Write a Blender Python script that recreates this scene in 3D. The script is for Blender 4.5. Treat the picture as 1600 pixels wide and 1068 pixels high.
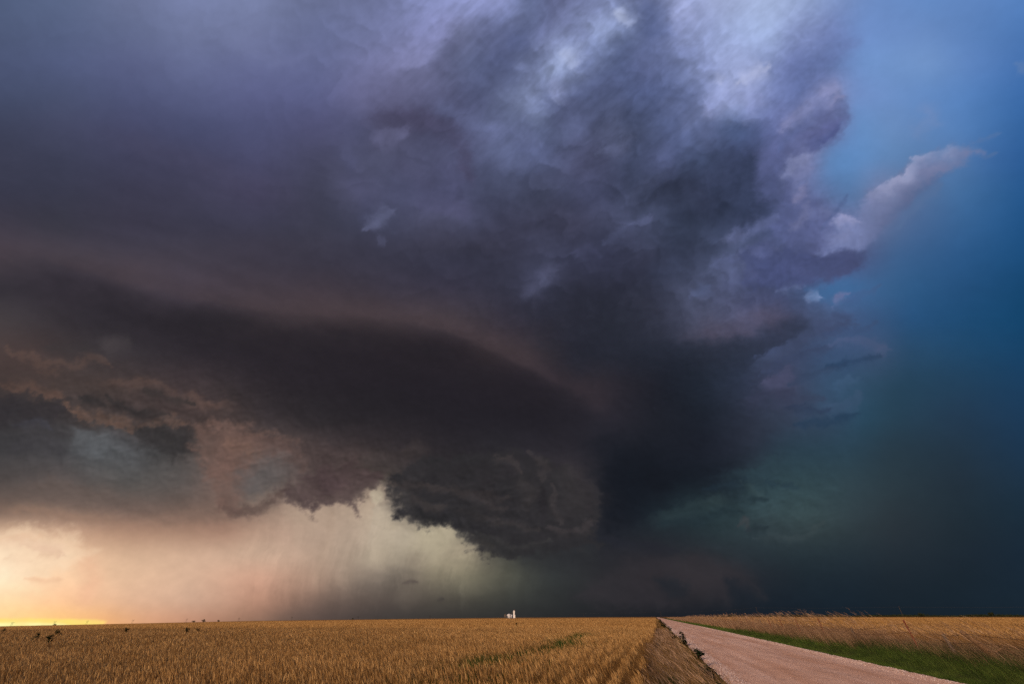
import bpy, bmesh, math, random
import numpy as np
from mathutils import Vector, Matrix
random.seed(4); RNG = np.random.RandomState(5)
sc = bpy.context.scene
for o in list(bpy.data.objects): bpy.data.objects.remove(o)
R = math.radians
# ---------------------------------------------------------------- camera
EYE = 1.7; PITCH = 34.53; F = 622.2; CX, CY = 800., 534.
cam = bpy.data.cameras.new('camera'); camo = bpy.data.objects.new('camera', cam); sc.collection.objects.link(camo)
cam.sensor_width = 36; cam.lens = 36*F/1600; cam.clip_start = .1; cam.clip_end = 60000
camo.location = (0, 0, EYE); camo.rotation_euler = (R(90+PITCH), 0, 0); sc.camera = camo
# ---------------------------------------------------------------- daylight: low warm sun behind the left shoulder, dim clear sky behind the storm
SUN_AZ, SUN_EL = -138, 22
w = bpy.data.worlds.new('World'); sc.world = w; w.use_nodes = True
nt = w.node_tree; bg = nt.nodes['Background']; sk = nt.nodes.new('ShaderNodeTexSky'); sk.sky_type = 'NISHITA'; sk.sun_disc = False
sk.sun_elevation = R(SUN_EL); sk.sun_rotation = R(SUN_AZ); sk.dust_density = 3
nt.links.new(sk.outputs[0], bg.inputs[0]); bg.inputs[1].default_value = .06
sl = bpy.data.lights.new('sun', 'SUN'); sl.energy = 3.2; sl.angle = R(30); sl.color = (1, .70, .48)
so = bpy.data.objects.new('sun', sl); sc.collection.objects.link(so)
sd = Vector((math.sin(R(SUN_AZ))*math.cos(R(SUN_EL)), math.cos(R(SUN_AZ))*math.cos(R(SUN_EL)), math.sin(R(SUN_EL))))
so.rotation_euler = (-sd).to_track_quat('-Z', 'Y').to_euler(); so.location = sd*50
sc.view_settings.view_transform = 'Standard'; sc.view_settings.look = 'None'; sc.view_settings.exposure = 0; sc.view_settings.gamma = 1
sc.render.engine = 'CYCLES'; sc.cycles.max_bounces = 4; sc.cycles.diffuse_bounces = 2; sc.cycles.transparent_max_bounces = 4
sc.cycles.use_denoising = False
# ---------------------------------------------------------------- sky chart
_rs = np.random.RandomState(11)
_LAT = _rs.rand(256, 256).astype(np.float32)
_GX = np.cos(_LAT*2*np.pi); _GY = np.sin(_LAT*2*np.pi)
def vnoise(x, y, s=0):
    """gradient noise, about -1..1"""
    x, y = .92*x+.39*y+s*17.37, -.39*x+.92*y+s*9.71
    xi = np.floor(x).astype(np.int32); yi = np.floor(y).astype(np.int32)
    fx = (x-xi).astype(np.float32); fy = (y-yi).astype(np.float32)
    u = fx*fx*fx*(fx*(fx*6-15)+10); v = fy*fy*fy*(fy*(fy*6-15)+10)
    x0 = xi & 255; x1 = (xi+1) & 255; y0 = yi & 255; y1 = (yi+1) & 255
    a = _GX[y0, x0]*fx+_GY[y0, x0]*fy; b = _GX[y0, x1]*(fx-1)+_GY[y0, x1]*fy
    c = _GX[y1, x0]*fx+_GY[y1, x0]*(fy-1); d = _GX[y1, x1]*(fx-1)+_GY[y1, x1]*(fy-1)
    return (a+(b-a)*u+(c-a)*v+(a-b-c+d)*u*v)*1.55
def fbm(x, y, o=5, s=0, g=.5):
    t = 0; a = 1.; n = 0; ca, sa = .8, .6
    for k in range(o):
        t = t + a*vnoise(x, y, s+k*3); n += a; a *= g
        x, y = (ca*x+sa*y)*2.03, (-sa*x+ca*y)*2.03
    return t/n*1.7
def ridged(x, y, o=5, s=0):
    t = 0; a = 1.; n = 0; ca, sa = .8, .6
    for k in range(o):
        t = t + a*(1-2*np.abs(vnoise(x, y, s+k*3))); n += a; a *= .5
        x, y = (ca*x+sa*y)*2.03, (-sa*x+ca*y)*2.03
    return t/n
def sst(a, b, x):
    t = np.clip((x-a)/(b-a), 0, 1); return t*t*(3-2*t)
# colours of the storm by chart position: one row per chart height, 'x r g b'
CH = '''
0|0 88 102 138|100 98 112 150|200 115 125 165|300 125 135 178|400 128 138 180|500 112 120 160|600 115 122 165|700 138 146 194|780 140 148 195|820 106 118 162|870 100 106 148|960 130 142 185|1010 102 112 155|1060 140 150 192|1120 156 168 206|1200 164 180 218|1260 150 168 210|1310 128 150 200|1360 118 150 208|1450 112 152 214|1520 108 148 211|1600 95 140 205
50|0 85 97 132|100 92 104 142|200 105 115 155|300 118 127 168|400 120 128 170|500 110 118 162|600 118 124 168|680 135 140 188|720 110 115 152|770 104 112 156|810 98 108 150|860 112 120 165|900 130 142 182|940 150 164 204|980 105 118 160|1020 92 104 150|1060 130 140 184|1130 146 160 202|1200 158 176 216|1250 134 148 194|1300 112 126 176|1350 116 148 206|1450 116 152 211|1600 88 134 200
100|0 82 92 128|100 88 98 138|200 98 105 148|300 112 120 165|400 108 114 160|500 108 114 160|600 122 124 168|660 130 132 174|690 100 104 140|730 94 102 140|790 82 90 130|850 130 142 184|885 160 174 208|910 124 136 180|960 84 96 138|1000 96 106 152|1060 110 122 168|1110 140 152 194|1160 152 164 206|1200 132 146 192|1240 108 120 170|1290 98 114 162|1350 115 150 205|1450 122 158 212|1520 104 144 207|1600 78 124 190
150|0 75 84 116|100 80 88 122|200 86 92 132|300 98 104 148|400 98 102 148|500 98 102 148|560 112 112 156|630 102 102 140|690 96 98 136|750 86 92 130|800 108 118 156|840 136 148 188|880 98 108 152|940 86 96 136|1000 82 94 138|1060 90 102 146|1110 136 146 188|1170 152 162 202|1210 112 124 172|1260 94 108 156|1305 132 136 178|1330 118 145 200|1400 115 152 210|1500 96 140 202|1600 66 116 182
200|0 68 72 98|100 75 78 108|200 78 80 115|300 80 84 122|400 85 88 128|500 84 84 122|560 84 86 122|600 80 78 106|660 78 78 108|720 86 88 124|770 102 110 150|850 94 104 142|900 80 86 120|960 80 86 116|1000 68 76 106|1060 88 100 144|1110 102 112 156|1150 76 92 132|1200 98 108 156|1250 118 122 166|1300 110 118 164|1340 108 150 206|1400 114 152 208|1500 90 136 198|1600 56 108 173
250|0 65 66 88|100 66 68 92|200 70 70 98|300 76 76 108|400 82 82 118|500 76 76 104|600 84 86 116|700 86 88 122|780 98 106 146|850 88 96 134|920 80 82 114|1000 66 74 104|1040 88 96 138|1090 68 80 114|1150 64 72 104|1200 76 84 120|1240 100 106 148|1270 118 124 166|1300 98 142 196|1350 104 148 205|1420 98 140 195|1500 88 130 188|1550 62 110 174|1600 46 98 163
300|0 62 62 82|100 62 62 82|200 66 64 86|300 72 70 95|400 78 74 104|500 68 68 90|560 84 84 114|620 80 82 114|700 82 84 118|760 72 76 104|850 70 74 100|920 72 76 108|1000 62 68 94|1060 54 60 84|1120 60 66 94|1190 66 74 104|1230 98 104 146|1280 104 118 164|1330 90 128 176|1380 124 130 172|1430 92 120 168|1500 70 118 175|1600 38 94 155
350|0 70 64 78|100 64 62 76|200 66 62 80|300 66 64 84|400 68 66 88|500 62 62 80|600 72 74 100|680 84 84 112|740 74 76 104|800 62 62 84|900 62 62 84|960 76 80 110|1000 74 80 110|1060 56 64 88|1110 54 62 86|1160 62 70 98|1210 70 80 114|1260 90 98 138|1310 110 114 156|1360 112 122 164|1430 78 112 164|1500 58 106 162|1600 32 88 146
390|0 84 72 82|100 76 68 80|200 72 66 80|400 70 64 78|600 62 60 78|700 62 60 78|800 60 58 76
400|0 82 70 78|100 76 68 78|200 74 66 78|300 72 65 78|400 68 62 76|500 63 60 76|600 62 60 78|700 60 60 80|800 60 60 80|860 70 72 98|940 62 64 90|1000 58 60 82|1060 56 62 86|1120 76 84 114|1170 80 88 120|1230 68 74 104|1300 80 84 122|1350 80 92 134|1400 66 106 158|1500 45 95 150|1600 28 84 138
450|0 58 53 61|100 66 58 68|200 78 68 78|300 76 66 78|400 74 64 74|500 72 62 72|600 66 60 74|700 62 58 76|800 56 56 74|840 64 66 90|900 48 48 64|1000 48 50 68|1070 76 82 110|1130 76 82 112|1200 64 70 100|1250 70 84 120|1300 76 110 158|1350 66 106 154|1430 48 98 150|1500 38 88 140|1600 22 76 124
500|0 78 70 73|50 70 63 68|100 60 54 60|150 54 49 56|250 52 46 53|330 54 48 54|450 74 62 67|560 76 63 67|700 74 64 71|800 56 52 66|900 46 46 60|960 44 48 62|1020 60 64 86|1100 76 80 106|1160 80 82 110|1230 62 66 90|1300 74 88 122|1360 60 88 130|1420 40 88 138|1500 30 82 130|1600 18 74 120
550|0 84 68 66|60 80 65 64|140 68 61 64|220 62 56 62|300 52 46 53|400 44 39 46|600 44 38 45|700 46 39 46|760 58 49 54|830 66 56 62|900 38 40 52|1000 36 42 56|1100 40 46 62|1160 44 52 70|1230 60 70 98|1300 60 82 116|1370 64 86 122|1420 42 80 116|1500 32 76 115|1600 22 72 116
600|0 76 63 61|100 78 65 62|200 76 63 61|300 72 60 62|360 60 52 56|450 44 39 45|600 40 36 43|800 38 34 43|870 44 40 48|930 56 49 57|980 42 40 50|1050 30 34 46|1100 34 42 56|1160 46 54 74|1230 64 68 92|1290 56 80 108|1340 52 80 106|1400 40 74 100|1500 34 68 98|1600 26 66 104
650|0 62 58 60|80 62 57 59|140 70 61 60|240 72 60 59|300 74 61 59|360 70 59 58|420 58 51 54|500 46 42 46|700 38 35 42|850 36 34 42|960 44 42 52|1020 34 36 46|1100 30 36 48|1180 46 52 68|1240 56 68 90|1300 54 74 98|1350 42 74 96|1400 40 70 92|1500 36 62 88|1600 28 62 96
700|0 66 65 68|80 74 73 76|150 86 90 94|200 82 84 88|260 70 69 70|310 90 78 74|360 112 86 78|420 94 80 76|500 76 64 64|580 60 52 54|680 46 42 47|780 44 42 48|880 46 43 51|950 36 38 48|1020 30 34 44|1100 30 34 46|1170 40 46 60|1240 42 62 76|1320 44 68 84|1400 42 64 80|1500 36 58 78|1600 28 58 88
750|0 86 78 76|100 94 85 83|200 90 87 85|290 92 86 84|340 124 100 92|400 100 94 92|450 98 84 80|520 84 68 66|580 100 88 80|640 60 54 54|720 54 48 50|800 58 52 56|900 64 58 62|930 46 44 50|960 24 28 38|1060 24 30 40|1140 28 36 46|1190 46 66 74|1260 50 72 80|1330 50 70 80|1400 44 64 76|1500 36 54 70|1600 28 54 78
800|0 128 104 92|100 134 110 98|200 128 104 94|280 120 98 88|350 120 98 88|400 140 116 102|440 156 132 116|520 160 138 122|600 178 164 146|650 56 51 51|720 54 50 50|800 50 47 50|900 60 55 57|930 44 43 48|980 26 32 42|1050 36 52 60|1120 42 60 66|1190 54 74 80|1260 58 78 82|1340 52 68 76|1400 44 58 68|1500 34 52 66|1600 26 50 70
830|0 215 178 148|100 196 158 132|200 172 135 113|280 166 131 111|350 160 124 106|400 178 146 126|480 182 154 136|560 184 164 146|620 188 174 156|680 178 168 142|760 60 58 58|850 44 43 46|940 38 40 48|1040 36 44 52|1120 42 58 64|1200 52 66 72|1280 52 66 70|1400 42 54 64|1500 33 49 62|1600 26 47 66
865|0 255 232 200|100 238 196 160|200 212 176 146|300 208 173 147|400 197 168 145|480 186 158 138|560 168 150 132|620 160 148 130|680 174 162 138|740 124 114 98|800 70 71 66|860 46 47 52|940 42 43 49|1020 46 45 52|1100 44 48 55|1180 42 54 62|1260 40 54 62|1400 36 49 60|1500 31 46 60|1600 25 45 64
900|0 255 234 200|100 252 210 170|200 230 190 157|300 216 178 151|400 206 160 136|480 176 144 124|560 142 126 112|620 124 112 100|680 132 122 102|740 120 114 94|800 88 88 76|860 56 60 60|940 46 46 50|1020 50 46 51|1080 58 53 58|1140 56 52 58|1190 38 44 53|1260 32 44 54|1400 30 43 55|1500 27 42 55|1600 25 44 62
940|0 255 214 165|100 250 196 152|200 220 177 146|300 201 164 140|400 180 136 114|460 146 114 98|520 112 92 82|600 92 80 73|700 82 76 68|760 68 67 61|820 56 58 56|900 44 46 48|1000 38 38 44|1080 42 42 48|1140 36 40 48|1200 28 38 49|1300 26 39 51|1450 25 40 53|1600 24 42 58
970|0 255 210 142|90 252 200 125|160 238 176 118|230 214 158 122|300 186 136 110|380 152 114 94|440 118 92 80|500 90 74 69|600 66 60 58|700 56 54 52|800 46 46 47|900 38 40 43|1000 30 33 38|1100 24 30 40|1300 22 34 46|1450 22 35 47|1600 22 38 52
1000|0 255 205 110|160 238 176 118|300 180 130 105|440 114 90 78|600 62 56 54|800 44 44 45|1000 28 31 36|1300 22 33 45|1600 22 38 52
'''
def chart_rows():
    P = []; Cc = []
    for ln in CH.strip().splitlines():
        c = ln.split('|'); y = float(c[0])
        for e in c[1:]:
            v = [float(q) for q in e.split()]
            P.append((v[0], y)); Cc.append(v[1:])
    return np.array(P, np.float32), np.array(Cc, np.float32)/255
def base_canvas(step=10):
    P, Cc = chart_rows()
    gx = np.arange(-60, 1661, step, dtype=np.float32); gy = np.arange(-60, 1031, step, dtype=np.float32)
    rows = {}
    for p, c in zip(P, Cc): rows.setdefault(p[1], []).append((p[0], c))
    ys = sorted(rows)
    R = []
    for y in ys:
        xs = np.array([a for a, _ in rows[y]]); cs = np.array([c for _, c in rows[y]])
        R.append(np.stack([np.interp(gx, xs, cs[:, k]) for k in range(3)], 1))
    # the short row covers only part of the chart
    i = ys.index(390.); j0, j1 = i-1, i+1; t = (390-ys[j0])/(ys[j1]-ys[j0])
    w = sst(760, 820, gx)[:, None]; R[i] = R[i]*(1-w)+(R[j0]*(1-t)+R[j1]*t)*w
    R = np.array(R)
    out = np.zeros((len(gy), len(gx), 3), np.float32)
    for k in range(3):
        for j in range(len(gx)): out[:, j, k] = np.interp(gy, ys, R[:, j, k])
    # light blur to take the kinks out
    for _ in range(3):
        p = np.pad(out, ((1, 1), (1, 1), (0, 0)), 'edge')
        out = (p[:-2, 1:-1]+p[2:, 1:-1]+p[1:-1, :-2]+p[1:-1, 2:]+2*p[1:-1, 1:-1])/6
    return gx, gy, out
def bil(gx, gy, im, x, y):
    s = gx[1]-gx[0]
    u = np.clip((x-gx[0])/s, 0, len(gx)-1.001); v = np.clip((y-gy[0])/s, 0, len(gy)-1.001)
    i = u.astype(int); j = v.astype(int); u = (u-i)[:, None]; v = (v-j)[:, None]
    return (im[j, i]*(1-u)*(1-v)+im[j, i+1]*u*(1-v)+im[j+1, i]*(1-u)*v+im[j+1, i+1]*u*v)
def polyd(pts, X, Y):
    """distance to an open line, sign = side (+ below/right of the walking direction), position 0-1"""
    d = np.full(X.shape, 1e9, np.float32); sd = np.zeros_like(d); tt = np.zeros_like(d); n = len(pts)-1
    for k in range(n):
        (ax, ay), (bx, by) = pts[k], pts[k+1]
        ex, ey = bx-ax, by-ay; L = ex*ex+ey*ey
        t = np.clip(((X-ax)*ex+(Y-ay)*ey)/L, 0, 1)
        qx, qy = X-ax-ex*t, Y-ay-ey*t; q = np.hypot(qx, qy)
        m = q < d
        d = np.where(m, q, d); sd = np.where(m, ex*qy-ey*qx, sd); tt = np.where(m, (k+t)/n, tt)
    return d, np.sign(sd), tt
def polyin(pts, X, Y):
    """signed distance to a closed outline, positive inside"""
    d, _, _ = polyd(list(pts)+[pts[0]], X, Y); ins = np.zeros(X.shape, bool); n = len(pts)
    for k in range(n):
        (ax, ay), (bx, by) = pts[k], pts[(k+1) % n]
        if ay == by: continue
        c = ((ay > Y) != (by > Y)) & (X < (bx-ax)*(Y-ay)/(by-ay)+ax); ins ^= c
    return np.where(ins, d, -d)
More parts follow.
